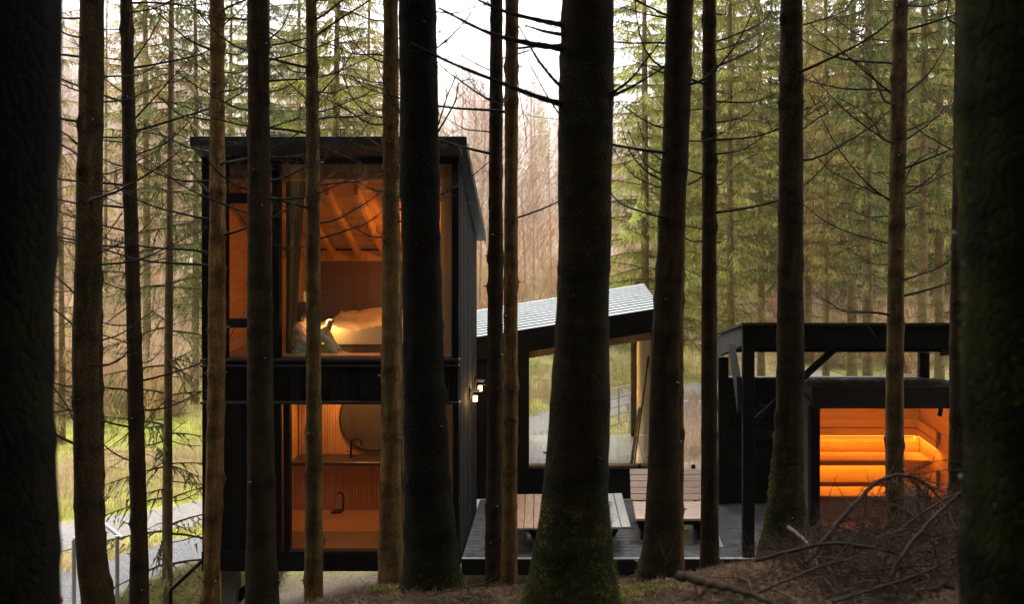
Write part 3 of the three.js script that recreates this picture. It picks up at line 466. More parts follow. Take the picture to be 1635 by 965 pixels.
{
  const F = 16.3, B = 18.1, L = 3.6, R = 5.92, t = new Thing('sauna_cabin', 'small black sauna cabin with glass front glowing orange inside', 'sauna', V(4.75, 0, -17.2)), rY = (d) => 2.4 - 0.12 * (d - 15.95);
  t.p('roof', prismX([[15.95, rY(15.95) - 0.32], [15.95, rY(15.95)], [B + 0.02, rY(B)], [B + 0.02, rY(B) - 0.1], [16.2, rY(16.2) - 0.1]], L - 0.06, R + 0.12), M.roofBlack);
  t.p('roof_trim', prismX([[15.93, rY(15.95) - 0.12], [15.93, rY(15.95) + 0.012], [B + 0.03, rY(B) + 0.012], [B + 0.03, rY(B) - 0.1]], L - 0.08, L - 0.062), M.greyWood);
  t.p('roof_trim', prismX([[15.93, rY(15.95) - 0.06], [15.93, rY(15.95) + 0.014], [B + 0.03, rY(B) + 0.014], [B + 0.03, rY(B) - 0.06]], R + 0.122, R + 0.16), M.greyWood);
  t.p('header', bx(L, R, 2.015, 2.25, F, F + 0.12), M.black);
  t.p('door_jamb', bx(L, 3.73, 0.03, 2.013, F - 0.01, F + 0.12), M.black);
  t.p('door_jamb', bx(R - 0.1, R, 0.03, 2.013, F - 0.01, F + 0.12), M.black);
  t.p('threshold', bx(L, R, 0.02, 0.09, F - 0.012, F + 0.13), M.black);
  t.p('side_wall', bx(L, L + 0.09, 0.02, 2.1, F + 0.122, B), M.greyWood);  // left wall grey rather than black: skylight put into its colour
  t.p('corner_trim', bx(L - 0.05, L - 0.002, 0.02, 2.05, F + 0.02, F + 0.14), M.greyWood);
  t.p('side_wall', bx(R - 0.09, R, 0.02, 2.1, F + 0.122, B), M.char);
  t.p('back_wall', bx(L + 0.09, R - 0.09, 0.02, 2.1, B - 0.08, B), M.char);
  t.p('floor', bx(L + 0.09, R - 0.09, 0.02, 0.085, F + 0.132, B - 0.08), M.saunaDark);
  t.p('ceiling', bx(L + 0.09, R - 0.09, 2.03, 2.09, F + 0.122, B - 0.08), M.sauna);
  for (let k = 0; k < 14; k++) { const y = 0.1 + k * 0.138; t.p('wall_plank', bx(L + 0.12, R - 0.12, y + 0.002, y + 0.135, B - 0.11, B - 0.082, 0.005), M.sauna); t.p('wall_plank', bx(R - 0.118, R - 0.092, y + 0.002, y + 0.135, F + 0.135, B - 0.112, 0.005), M.sauna); t.p('wall_plank', bx(L + 0.092, L + 0.118, y + 0.002, y + 0.135, F + 0.135, B - 0.112, 0.005), M.sauna); }
  t.p('window_pane', new THREE.PlaneGeometry(2.08, 1.92).translate(4.775, 1.05, -F - 0.05), M.glass);
  const bench = (y, d0, d1) => { const b = t.p('sauna_bench', bx(L + 0.125, R - 0.6, y - 0.1, y - 0.03, d0, d0 + 0.03), M.saunaDark); for (let d = d0 - 0.01, k = 0; d < d1 - 0.05; d += 0.105, k++) t.p('bench_slat', bx(L + 0.125, R - 0.13, y - 0.028, y, d, d + 0.1, 0.005), M.sauna, b); };
  bench(0.94, 17.42, B - 0.15); bench(0.5, 16.9, 17.42);
  // riser boards and the return along the right wall
  t.p('riser', bx(L + 0.125, R - 0.6, 0.5, 0.83, 17.66, 17.68), M.sauna);
  t.p('riser', bx(L + 0.125, R - 0.6, 0.09, 0.4, 16.95, 16.97), M.saunaDark);
  const back = t.p('backrest', bx(L + 0.125, R - 0.2, 1.36, 1.5, B - 0.2, B - 0.16), M.sauna); t.p('backrest', bx(L + 0.125, R - 0.2, 1.24, 1.34, B - 0.2, B - 0.16), M.sauna);
  t.p('backrest', bx(R - 0.2, R - 0.16, 1.36, 1.5, 16.95, B - 0.16), M.sauna); t.p('backrest', bx(R - 0.2, R - 0.16, 1.24, 1.34, 16.95, B - 0.16), M.sauna);
  t.p('backrest', bx(R - 0.2, R - 0.14, 0.6, 0.9, 16.9, 16.96), M.saunaDark);
  const stone = new Thing('sauna_heater', 'dark stone filled heater in the right of the sauna', 'heater', V(5.2, 0.09, -16.75));
  stone.p('heater_body', bx(4.98, 5.5, 0.09, 0.6, 16.5, 16.86), M.black); const rk = rngOf(4); for (let k = 0; k < 22; k++) stone.p('stone', new THREE.IcosahedronGeometry(0.055 + rk() * 0.03, 1).translate(5.03 + rk() * 0.42, 0.63 + rk() * 0.07, -16.55 - rk() * 0.26), M.concrete);
  const led = new Thing('strip_light', 'amber strip light glowing under the sauna backrest', 'lamp', V(4.7, 1.22, -18));
  led.p('glowing_strip', bx(L + 0.13, R - 0.21, 1.206, 1.218, B - 0.19, B - 0.17, 0.003), glow(1, 0.44, 0.03, 0.95)); led.p('glowing_strip', bx(R - 0.19, R - 0.17, 1.206, 1.218, 16.95, B - 0.2, 0.003), glow(1, 0.44, 0.03, 0.95));
  const amber = new THREE.Color(1, 0.37, 0.035), area = (x, y, z, w, h, k) => { const l = new THREE.RectAreaLight(amber, k, w, h); l.position.set(x, y, z); l.lookAt(x, y - 1, z); scene.add(l); return l; };
  area(4.7, 1.19, -B + 0.2, 2.0, 0.04, 17);
  const l2 = new THREE.RectAreaLight(amber, 17, 0.04, 1.1); l2.position.set(R - 0.2, 1.19, -17.5); l2.lookAt(R - 0.2, 0, -17.5); scene.add(l2);
  const led2 = new Thing('strip_light', 'amber strip light under the upper sauna bench', 'lamp', V(4.5, 0.8, -17.45));
  led2.p('glowing_strip', bx(L + 0.13, R - 0.62, 0.88, 0.9, 17.52, 17.55, 0.004), glow(1, 0.5, 0.05, 2.5)); area(4.5, 0.875, -17.53, 1.6, 0.04, 30);
  const cl = new Thing('ceiling_lamp', 'unseen amber lamp added on the sauna ceiling', 'lamp', V(4.7, 2.0, -17));  // added lamp behind the header, fills the sauna with amber light
  cl.p('glowing_disc', new THREE.CylinderGeometry(0.07, 0.07, 0.02, 20).translate(4.7, 2.015, -16.9), glow(1, 0.45, 0.08, 2)); cl.p('lamp_ring', new THREE.CylinderGeometry(0.09, 0.09, 0.012, 20).translate(4.7, 2.022, -16.9), M.black);
  const pl = new THREE.PointLight(new THREE.Color(1, 0.36, 0.05), 1.2); pl.position.set(4.7, 1.95, -16.9); pl.castShadow = true; pl.shadow.radius = 4; scene.add(pl);
  const sp = new Thing('spotlight', 'small black spotlight hanging under the sauna eave', 'spotlight', V(5.55, 2.08, -16.1)); const q = at(1502, 655, 16.1);
  sp.p('lamp_body', rodGeo([V(q.x, q.y + 0.02, q.z), V(q.x - 0.03, q.y - 0.09, q.z + 0.02)], 0.035, 12), M.black); sp.p('bracket', rodGeo([V(q.x, q.y + 0.09, q.z - 0.1), V(q.x, q.y, q.z)], 0.014), M.black);
}
// ------------------------------------------------------------------ railings, gate, fence posts
{
  const d = 16.9, P = (x, y, dd = d) => at(x, y, dd), t = new Thing('handrail', 'pale grey bent metal handrail beside the gravel path', 'handrail', V(P(118, 965).x, H(P(118, 965).x, d), -d));
  const lo = (p) => V(p.x, H(p.x, -p.z) - 0.1, p.z);
  const a = P(119, 862), b = P(188, 856), m = P(150, 838, d + 0.3), m2 = P(166, 836, d + 0.3);
  t.p('post', rodGeo([lo(a), a], 0.033, 10), M.steel); t.p('post', rodGeo([lo(b), b], 0.033, 10), M.steel); t.p('top_rail', rodGeo([a, m], 0.033, 10), M.steel); t.p('top_rail', rodGeo([P(196, 860), m2], 0.034, 10), M.steel);
  const s = new Thing('stair_rail', 'black sloping stair railing at the foot of the tower', 'handrail', at(273, 965, 15.6)), q = [at(273, 980, 15.6), at(273, 943, 15.6), at(335, 886, 15.6)];
  s.p('rail', rodGeo([q[1], q[2]], 0.028, 8), M.black); s.p('post', rodGeo([V(q[0].x, H(q[0].x, 15.6) - 0.1, q[0].z), q[1]], 0.028, 8), M.black); s.p('post', rodGeo([V(q[2].x, H(q[2].x, 15.6) - 0.1, q[2].z), q[2]], 0.028, 8), M.black);
  const gx = 0.35, gd = 27.2, gt = new Thing('field_gate', 'pale galvanised five bar field gate seen through lounge glass', 'gate', V(gx, -1.1, -gd)), e = V(gx + 2.6, 0, -gd - 3.4), o = V(gx, 0, -gd);
  for (const y of [-0.85, -0.62, -0.4, -0.16, 0.08]) gt.p('gate_bar', rodGeo([V(o.x, y, o.z), V(e.x, y, e.z)], 0.024, 8), M.steel);
  for (const f of [0, 0.3, 0.65, 1]) gt.p('upright', rodGeo([V(lerp(o.x, e.x, f), -0.88, lerp(o.z, e.z, f) + 0.01), V(lerp(o.x, e.x, f), 0.1, lerp(o.z, e.z, f) + 0.01)], 0.026, 8), M.steel);
  gt.p('gate_post', rodGeo([V(o.x - 0.12, -1.3, o.z), V(o.x - 0.12, 0.3, o.z)], 0.07, 10), M.steel);
  for (const [x, y, lab] of [[1095, 640, 'weathered fence post in dry grass right of leaning trunk'], [1119, 641, 'weathered fence post in dry grass next to slim dark trunk']]) { const p = at(x, y, 29), z = H(p.x, 29); single('fence_post', lab, 'post', rodGeo([V(p.x, z - 0.2, -29), V(p.x, p.y, -29)], 0.06, 8), M.steel, V(p.x, z, -29), 'fence posts beyond the deck'); }
  let bd = 15.2; while (bd < 19 && at(93, 966, bd).y > H(at(93, 966, bd).x, bd)) bd += 0.02; const k = at(93, 966, bd); k.y = H(k.x, bd) + 0.12;
  const bag = new THREE.SphereGeometry(0.08, 20, 14); { const Q = bag.attributes.position; for (let i = 0; i < Q.count; i++) { const n = 1 + 0.25 * (noise(Q.getX(i) * 14, Q.getY(i) * 14, 3) - 0.5); Q.setXYZ(i, Q.getX(i) * n * 1.2, Q.getY(i) * n, Q.getZ(i) * n); } bag.computeVertexNormals(); }
  single('pink_bundle', 'small bright pink bundle low beside the big left trunk', 'bundle', bag.translate(k.x, k.y - 0.06, k.z), std({ color: lin(0.4, 0.04, 0.14) }), V(k.x, k.y - 0.1, k.z));
}
// ------------------------------------------------------------------ trees
// trunk: profile rows [px seen height, left edge, right edge] of the survey at distance d
function trunkGeo(rows, d, o = {}) {
  const R = rngOf(o.seed ?? 1), s = d / 1700, F = 1;
  const key = rows.map(([py, l, r]) => [EYE - (py - 300) * s, ((l + r) / 2 - 920) * s, ((r - l) / 2) * s]).sort((a, b) => a[0] - b[0]);
  const bx0 = key[0][1], gy = H(bx0, d) - 0.25, topY = o.top ?? 17;
  if (key[0][0] > gy + 0.02) key.unshift([gy, key[0][1] + (o.leanBase ?? 0), key[0][2] * (o.flare ?? 1.12)]);
  const a = key[key.length - 2], b = key[key.length - 1], lean = clamp((b[1] - a[1]) / Math.max(0.5, b[0] - a[0]), -0.05, 0.05);
  key.push([b[0] + 3, b[1] + lean * 3, b[2] * 0.8], [topY, b[1] + lean * (topY - b[0]) * 0.8, b[2] * 0.28]);
  const vis = b[0] + 0.3, ys = []; for (let y = gy; y < vis; y += 0.07) ys.push(y); for (let y = vis; y < topY; y += 0.6) ys.push(y);
  const get = (y) => { let k = 1; while (k < key.length - 1 && y > key[k][0]) k++; const t = clamp((y - key[k - 1][0]) / (key[k][0] - key[k - 1][0])), q = (i, c) => key[clamp(i, 0, key.length - 1)][c], cr = (c) => { const p0 = q(k - 2, c), p1 = q(k - 1, c), p2 = q(k, c), p3 = q(k + 1, c); return p1 + 0.5 * t * (p2 - p0 + t * (2 * p0 - 5 * p1 + 4 * p2 - p3 + t * (3 * (p1 - p2) + p3 - p0))); }; return [lerp(key[k - 1][1], key[k][1], t) * 0.3 + cr(1) * 0.7, lerp(key[k - 1][2], key[k][2], t)]; };
  const g = new G(), seg = d < 7 ? 40 : 26, sd = (o.seed ?? 1) * 13.7, w = seg + 1;
  const knots = []; for (let y = gy + 0.5; y < vis; y += 0.28 + R() * 0.3) { const n = R() < 0.3 ? 1 : 3 + Math.floor(R() * 3); for (let k = 0; k < n; k++) knots.push([y + (R() - 0.5) * 0.07, R() * 6.283, 0.5 + R()]); }
  const rings = []; for (let y = gy + 0.4; y < vis; y += 0.42 + R() * 0.3) rings.push([y, 0.4 + 0.6 * R()]);
  const ring = (y, th) => { let s = 0; for (const [ry, rr] of rings) { const q = (y + 0.03 * Math.sin(th * 2 + ry * 9) - ry) / 0.045; if (q < 3 && q > -3) s += rr * Math.exp(-q * q); } return s; };
  const tone = o.tone ?? [0.072, 0.053, 0.032], mossy = o.moss ?? 0;
  ys.forEach((y, j) => {
    const [cx, r] = get(y), hb = y - gy;
    for (let i = 0; i <= seg; i++) {
      const th = (i / seg) * Math.PI * 2, c = Math.cos(th), n = Math.sin(th);
      let k = 1 + 0.1 * (noise(c * 1.4 + sd, n * 1.4 + y * 0.8, y * 1.1) - 0.5) + 0.07 * (noise(c * 5 + sd, n * 5, y * 7) - 0.5);
      let kn = 0; if (y < vis) for (const [ky, ka, kr] of knots) { const dy = (y - ky) / 0.06; if (dy > 3 || dy < -3) continue; let da = Math.abs(th - ka); da = Math.min(da, 6.283 - da) * r / 0.05; kn += kr * 0.5 * Math.exp(-dy * dy - da * da); }
      k += Math.min(0.3, kn * 0.028 / r) ;
      const rg = y < vis ? ring(y, th) * (0.5 + noise(c * 2 + sd, n * 2, y * 3)) : 0; k += 0.055 * rg;
      if (o.roots) { const q = Math.exp(-hb * 2.6); k += o.roots * q * Math.pow(0.5 + 0.5 * Math.cos(th * 5 + sd), 2); }
      const m = clamp(mossy * Math.exp(-Math.max(0, hb - (o.mossH ?? 0.5)) * 1.6) * (0.4 + 1.2 * noise(c * 3 + sd, n * 3, y * 4)) + (o.green ?? 0.25) * sstep(0.45, 0.8, noise(c * 2.4 + sd, n * 2.4 + 9, y * 1.6))), dark = (1 - 0.6 * clamp(kn)) * (1 - 0.5 * clamp(rg)), lich = 1 + 0.9 * sstep(0.66, 0.8, noise(c * 4 + sd + 5, n * 4, y * 3.1)) * sstep(0.4, 0.7, noise(c * 9 + sd, n * 9 + 2, y * 9)), v = (0.6 + 0.8 * noise(c * 2 + sd, n * 2, y * 2.2)) * lich;
      const col = [lerp(tone[0], 0.055, m) * v * dark, lerp(tone[1], 0.075, m) * v * dark, lerp(tone[2], 0.014, m) * v * dark];
      g.v(V(cx + c * r * k, y, -d + n * r * k), V(c, 0, n), (i / seg) * Math.max(1, Math.round(r * 2 * Math.PI / 0.6)), y / 0.6 + sd, col);
    }
    if (j) for (let i = 0; i < seg; i++) { const p = (j - 1) * w + i, q = p + w; g.i.push(p, q, p + 1, p + 1, q, q + 1); }
  });
  const q = g.build(); q.computeVertexNormals(); { const N = q.attributes.normal; for (let j = 0; j < ys.length; j++) { const a0 = j * w, a1 = a0 + seg, x = N.getX(a0) + N.getX(a1), y = N.getY(a0) + N.getY(a1), z = N.getZ(a0) + N.getZ(a1), l = Math.hypot(x, y, z) || 1; N.setXYZ(a0, x / l, y / l, z / l); N.setXYZ(a1, x / l, y / l, z / l); } }
  return { geo: q, base: V(key[0][1], gy + 0.25, -d), get, gy, vis, knots };
}
// dead branches: bare, swept upward, with fine side twigs; built along +x
function deadBranch(seed, L, rise, twigs, curl = 0) {
  const R = rngOf(seed), g = new G(), pts = [], n = 9, ph = R() * 6;
  for (let k = 0; k <= n; k++) { const t = k / n; pts.push(V(L * t * (1 - 0.12 * t), L * (0.08 * t + rise * t * t) + 0.02 * Math.sin(ph + t * 9), L * (0.1 * Math.sin(ph + t * 4) - 0.1 * Math.sin(ph)))); }
  const r0 = 0.006 + 0.006 * L; g.tube(pts, pts.map((_, k) => r0 * (1 - 0.82 * (k / n))), 5);
  for (let k = 0; k < twigs; k++) {
    const t = 0.18 + 0.8 * (k + R() * 0.8) / twigs, i = Math.min(n - 1, Math.floor(t * n)), p = pts[i].clone().lerp(pts[i + 1], t * n - i), dir = pts[i + 1].clone().sub(pts[i]).normalize(), s = k % 2 ? 1 : -1;
    const v = dir.clone().multiplyScalar(0.5).add(V(0, (R() - 0.45) * 0.9, s * (0.5 + R() * 0.6))).normalize(), l = L * (0.12 + 0.26 * R()) * (1 - 0.5 * t), q = [p.clone()];
    const cu = V((R() - 0.5), (R() - 0.4), (R() - 0.5)).multiplyScalar(0.7 + curl * 2);
    for (let j = 1; j <= 4; j++) { v.addScaledVector(cu, 0.25).normalize(); q.push(q[j - 1].clone().addScaledVector(v, l / 4)); }
    g.tube(q, q.map((_, j) => 0.0035 * (1 - 0.16 * j)), 3);
    if (R() < 0.7) for (const m of [1, 2, 3]) { const e = q[m].clone(), u = v.clone().add(V(R() - 0.5, R() - 0.5, R() - 0.5).multiplyScalar(1.6)).normalize(); g.tube([e, e.clone().addScaledVector(u, l * 0.25), e.clone().addScaledVector(u, l * 0.45).add(V(0, 0.02, 0))], [0.0026, 0.002, 0.0012], 3); }
  }
  return g.build();
}
const BRANCH = []; for (let k = 0; k < 12; k++) BRANCH.push(deadBranch(100 + k, 0.75 + (k % 6) * 0.25, 0.1 + 0.5 * ((k * 5) % 12) / 12, 13 + (k % 4) * 3));
const CURLY = []; for (let k = 0; k < 6; k++) CURLY.push(deadBranch(200 + k, 0.6 + k * 0.12, -0.05 + 0.1 * k, 14, 1));
// needled spruce bough: stem with hanging branchlets; direction az, length L
function bough(g, o, az, L, droop, R, tint, dens = 1, dead = 0, wide = 1) {
  const ca = Math.cos(az), sa = Math.sin(az), n = 6, pts = [], tilt = -0.15 + 0.5 * R();
  for (let k = 0; k <= n; k++) { const t = k / n, r = L * t; pts.push(V(o.x + ca * r, o.y + L * (tilt * t - droop * t * t + droop * 0.55 * t * t * t), o.z + sa * r)); }
  const wood = [0.35, 0.28, 0.2], bt = 0.55 + 0.8 * R(), warmth = R(); tint = [tint[0] * bt, tint[1] * bt * (0.86 + 0.2 * (1 - warmth)), tint[2] * bt]; g.tube(pts, pts.map((_, k) => (0.008 + 0.008 * L) * (1 - 0.8 * k / n)), 3, wood);
  const steps = Math.round(L / 0.075 * dens);
  for (let k = 0; k < steps; k++) {
    const t = 0.12 + 0.88 * (k + R()) / steps, i = Math.min(n - 1, Math.floor(t * n)), p = pts[i].clone().lerp(pts[i + 1], t * n - i);
    const s = k % 2 ? 1 : -1, f = 0.25 + 0.5 * R(), v = V(ca * f - sa * s * 0.55 * R(), -0.35 - 0.75 * R(), sa * f + ca * s * 0.55 * R()).normalize(), l = (0.2 + 0.42 * R()) * (1 - 0.45 * t) * Math.min(1, L);
    if (R() < dead) { const e = p.clone().addScaledVector(v, l * 0.8); e.y += 0.1; g.tri(p, p.clone().addScaledVector(v, 0.02).add(V(0, 0.008, 0)), e, wood); continue; }
    const kk = 0.6 + 0.8 * R(), c = [tint[0] * kk, tint[1] * kk, tint[2] * kk], m = 3;
    for (let j = 0; j < m; j++) {
      const a = p.clone().addScaledVector(v, (l * j) / m), e = p.clone().addScaledVector(v, (l * (j + 1.35)) / m).add(V((R() - 0.5) * 0.07, (R() - 0.5) * 0.04, (R() - 0.5) * 0.07)), w = 0.03 * wide * (1.1 - 0.2 * j);
      const side = V(R() - 0.5, (R() - 0.5) * 0.5, R() - 0.5).normalize().multiplyScalar(w); g.tri(a.clone().add(side), a.clone().sub(side), e, c);
    }
  }
}
const mid = (o, v) => V(o.x, o.y, o.z);
function spruceCrown(seed, y0, y1, Lmax, o = {}) {
  const R = rngOf(seed), g = new G(), step = o.step ?? 0.42;
  for (let y = y0; y < y1; y += step * (0.8 + 0.4 * R())) {
    const t = (y - y0) / (y1 - y0), shape = Math.pow(1 - t, 0.8) * (o.thin ? 0.55 + 0.45 * sstep(0, 0.35, t) : 1), n = (o.n ?? 4) + Math.floor(R() * 2), a0 = R() * 6.28;
    for (let k = 0; k < n; k++) { const az = a0 + (k / n) * 6.28 + (R() - 0.5) * 0.8; bough(g, V(0, y + (R() - 0.5) * 0.2, 0), az, Math.max(0.25, Lmax * shape * (0.6 + 0.6 * R())), 0.18 + 0.3 * R(), R, o.tint ?? [1, 1, 1], o.dens ?? 1, (o.dead ?? 0) * (1 - sstep(0, 0.5, t)), o.wide ?? 1); }
  }
  return g.build();
}
function plainTrunk(seed, h, r, tone) { const g = new G(), pts = [], rr = [], n = 26; for (let k = 0; k <= n; k++) { const t = k / n; pts.push(V(0.1 * Math.sin(seed + t * 3) * t, t * h - 0.25, 0.1 * Math.cos(seed * 2 + t * 2.5) * t)); rr.push(r * (1 - 0.8 * t) * (1 + 0.35 * Math.exp(-t * h * 2.2)) * (1 + 0.05 * Math.sin(k * 5.1 + seed))); } g.tube(pts, rr, 10, (j) => { const v = 0.75 + 0.5 * hash(j, seed, 5); return tone.map((x) => x * v); }, false, 1 / 0.6); return g.build(); }
function deadTwigs(seed, y0, y1, L) { const R = rngOf(seed), g = new G(), m = new THREE.Matrix4(); for (let y = y0; y < y1; y += 0.32) { const n = 1 + Math.floor(R() * 2.4); for (let k = 0; k < n; k++) { const az = R() * 6.28, l = L * (0.4 + 0.7 * R()), b = [V(0, y, 0)], up = -0.35 + 1.0 * R(); for (let j = 1; j <= 4; j++) b.push(V(Math.cos(az) * l * j / 4, y + l * (up * (j / 4) ** 2 - 0.05 * j), Math.sin(az) * l * j / 4)); g.tube(b, b.map((_, j) => 0.011 * (1 - 0.2 * j)), 3); for (let q = 0; q < 5; q++) { const e = b[1 + (q % 4)], u = V(R() - 0.5, R() - 0.6, R() - 0.5).normalize(); g.tri(e, e.clone().add(V(0, 0.01, 0)), e.clone().addScaledVector(u, 0.3 * l)); } } } return g.build(); }
const HIGH = [spruceCrown(51, 0, 9, 3.0, { n: 6, step: 0.36, wide: 2 }), spruceCrown(52, 0, 9.5, 2.8, { n: 6, step: 0.36, wide: 2 })];  // crowns out of view, widened and thickened for the shade they cast

// ---- the trunks in front of the cabins
const near = [
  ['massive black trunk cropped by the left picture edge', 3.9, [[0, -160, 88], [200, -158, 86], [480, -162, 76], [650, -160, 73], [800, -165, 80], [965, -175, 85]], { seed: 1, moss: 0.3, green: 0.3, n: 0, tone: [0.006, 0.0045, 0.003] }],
  ['thick knotty spruce in front of the pale handrail', 11.6, [[0, 130, 166], [200, 128, 165], [400, 122, 162], [560, 118, 158], [700, 119, 160], [800, 122, 163], [900, 126, 171], [965, 132, 182]], { seed: 2, n: 26, lo: 2.4, tone: [0.11, 0.085, 0.05], crown: 1 }],
  ['slim spruce half hidden behind the thick knotty left trunk', 15.2, [[0, 148, 164], [400, 150, 164], [600, 153, 165], [965, 158, 170]], { seed: 21, n: 4, lo: 4, tone: [0.26, 0.18, 0.09] }],
  ['slim dark spruce between thick left trunk and pale thin one', 14.2, [[0, 193, 212], [250, 197, 218], [500, 203, 225], [700, 207, 231], [850, 210, 236], [965, 208, 238]], { seed: 3, n: 30, lo: 1.6, crown: 1 }],
  ['brown slender spruce covering the tower left corner', 13.6, [[0, 336, 358], [300, 336, 360], [600, 333, 360], [800, 329, 356], [900, 327, 352], [965, 322, 352]], { seed: 4, n: 20, lo: 4.2, tone: [0.44, 0.3, 0.16], crown: 1 }],
  ['sturdy dark spruce across the tower left window strip', 12.6, [[0, 396, 429], [300, 397, 432], [550, 397, 435], [750, 396, 438], [900, 395, 442], [965, 392, 446]], { seed: 5, n: 15, lo: 5, crown: 1 }],
  ['slender spruce crossing in front of the seated reader', 13.9, [[0, 489, 506], [300, 490, 511], [600, 490, 513], [850, 488, 515], [965, 486, 517]], { seed: 6, n: 22, lo: 4.5, tone: [0.27, 0.2, 0.11], crown: 1 }],
  ['brown spruce with curly dead twigs before the bed', 13.3, [[0, 613, 636], [200, 612, 637], [450, 611, 639], [700, 609, 640], [850, 606, 642], [965, 602, 648]], { seed: 7, n: 12, lo: 4.6, curl: 9, tone: [0.4, 0.29, 0.16], crown: 1 }],
  ['thin spruce showing behind the trunk with curly twigs', 14.5, [[400, 628, 640], [600, 630, 644], [800, 632, 646], [965, 634, 650]], { seed: 22, n: 2, lo: 5, tone: [0.26, 0.18, 0.09] }],
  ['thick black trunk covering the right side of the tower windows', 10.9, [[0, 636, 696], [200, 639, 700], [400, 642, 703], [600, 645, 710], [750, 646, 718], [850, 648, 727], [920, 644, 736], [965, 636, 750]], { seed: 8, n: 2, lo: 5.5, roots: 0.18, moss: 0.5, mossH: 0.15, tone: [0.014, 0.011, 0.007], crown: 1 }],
  ['slim dark spruce beside the two wall lamps, left of a pair', 13.9, [[0, 783, 803], [300, 781, 803], [500, 779, 803], [750, 777, 802], [900, 775, 802], [965, 773, 804]], { seed: 9, n: 6, lo: 5.4, crown: 1 }],
  ['slim brown spruce right of the pair before the lounge roof', 13.5, [[0, 807, 828], [300, 806, 827], [600, 804, 827], [850, 802, 826], [965, 799, 827]], { seed: 10, n: 5, lo: 5, tone: [0.36, 0.24, 0.125], crown: 1 }],
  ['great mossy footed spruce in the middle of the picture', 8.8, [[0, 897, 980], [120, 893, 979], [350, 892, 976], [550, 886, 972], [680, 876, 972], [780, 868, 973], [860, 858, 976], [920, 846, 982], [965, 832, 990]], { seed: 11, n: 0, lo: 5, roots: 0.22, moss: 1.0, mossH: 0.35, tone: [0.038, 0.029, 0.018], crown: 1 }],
  ['leaning dark spruce in front of the lounge right corner', 11.5, [[0, 1065, 1108], [150, 1060, 1103], [300, 1055, 1096], [450, 1046, 1089], [600, 1039, 1086], [750, 1034, 1086], [850, 1028, 1086], [930, 1016, 1090]], { seed: 12, n: 9, lo: 5, roots: 0.15, moss: 0.35, mossH: 0.1, crown: 1 }],
  ['slender orange brown spruce just behind the leaning one', 13.2, [[300, 1082, 1096], [545, 1078, 1091], [700, 1077, 1092], [850, 1075, 1091], [930, 1073, 1094]], { seed: 23, n: 2, lo: 5, tone: [0.36, 0.21, 0.08] }],
  ['slim straight spruce left of the pergola post', 13.6, [[0, 1122, 1143], [300, 1121, 1144], [600, 1120, 1145], [850, 1119, 1147], [920, 1116, 1149]], { seed: 13, n: 18, lo: 4.6, green: 0.5, crown: 1 }],
  ['mossy based spruce crossing the pergola and sauna left edge', 12.4, [[0, 1246, 1281], [300, 1243, 1282], [600, 1241, 1283], [720, 1236, 1283], [800, 1226, 1283], [860, 1215, 1284], [900, 1206, 1290]], { seed: 14, n: 7, lo: 5.4, roots: 0.15, moss: 0.9, mossH: 0.35, crown: 1 }],
  ['slender ringed spruce in front of the sauna glass', 13.4, [[0, 1426, 1449], [200, 1421, 1447], [450, 1417, 1443], [650, 1414, 1442], [800, 1414, 1443], [900, 1412, 1446]], { seed: 15, n: 20, lo: 3.6, tone: [0.2, 0.155, 0.09], crown: 1 }],
  ['dark spruce tight against the mossy right hand trunk', 12.2, [[0, 1526, 1550], [300, 1521, 1548], [500, 1517, 1548], [750, 1515, 1550], [900, 1510, 1556]], { seed: 16, n: 3, lo: 5, crown: 1 }],
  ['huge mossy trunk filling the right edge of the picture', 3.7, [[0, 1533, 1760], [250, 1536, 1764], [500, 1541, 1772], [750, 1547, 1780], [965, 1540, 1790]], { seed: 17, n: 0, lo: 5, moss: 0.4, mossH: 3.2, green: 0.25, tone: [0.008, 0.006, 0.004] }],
];
const nearTree = {};
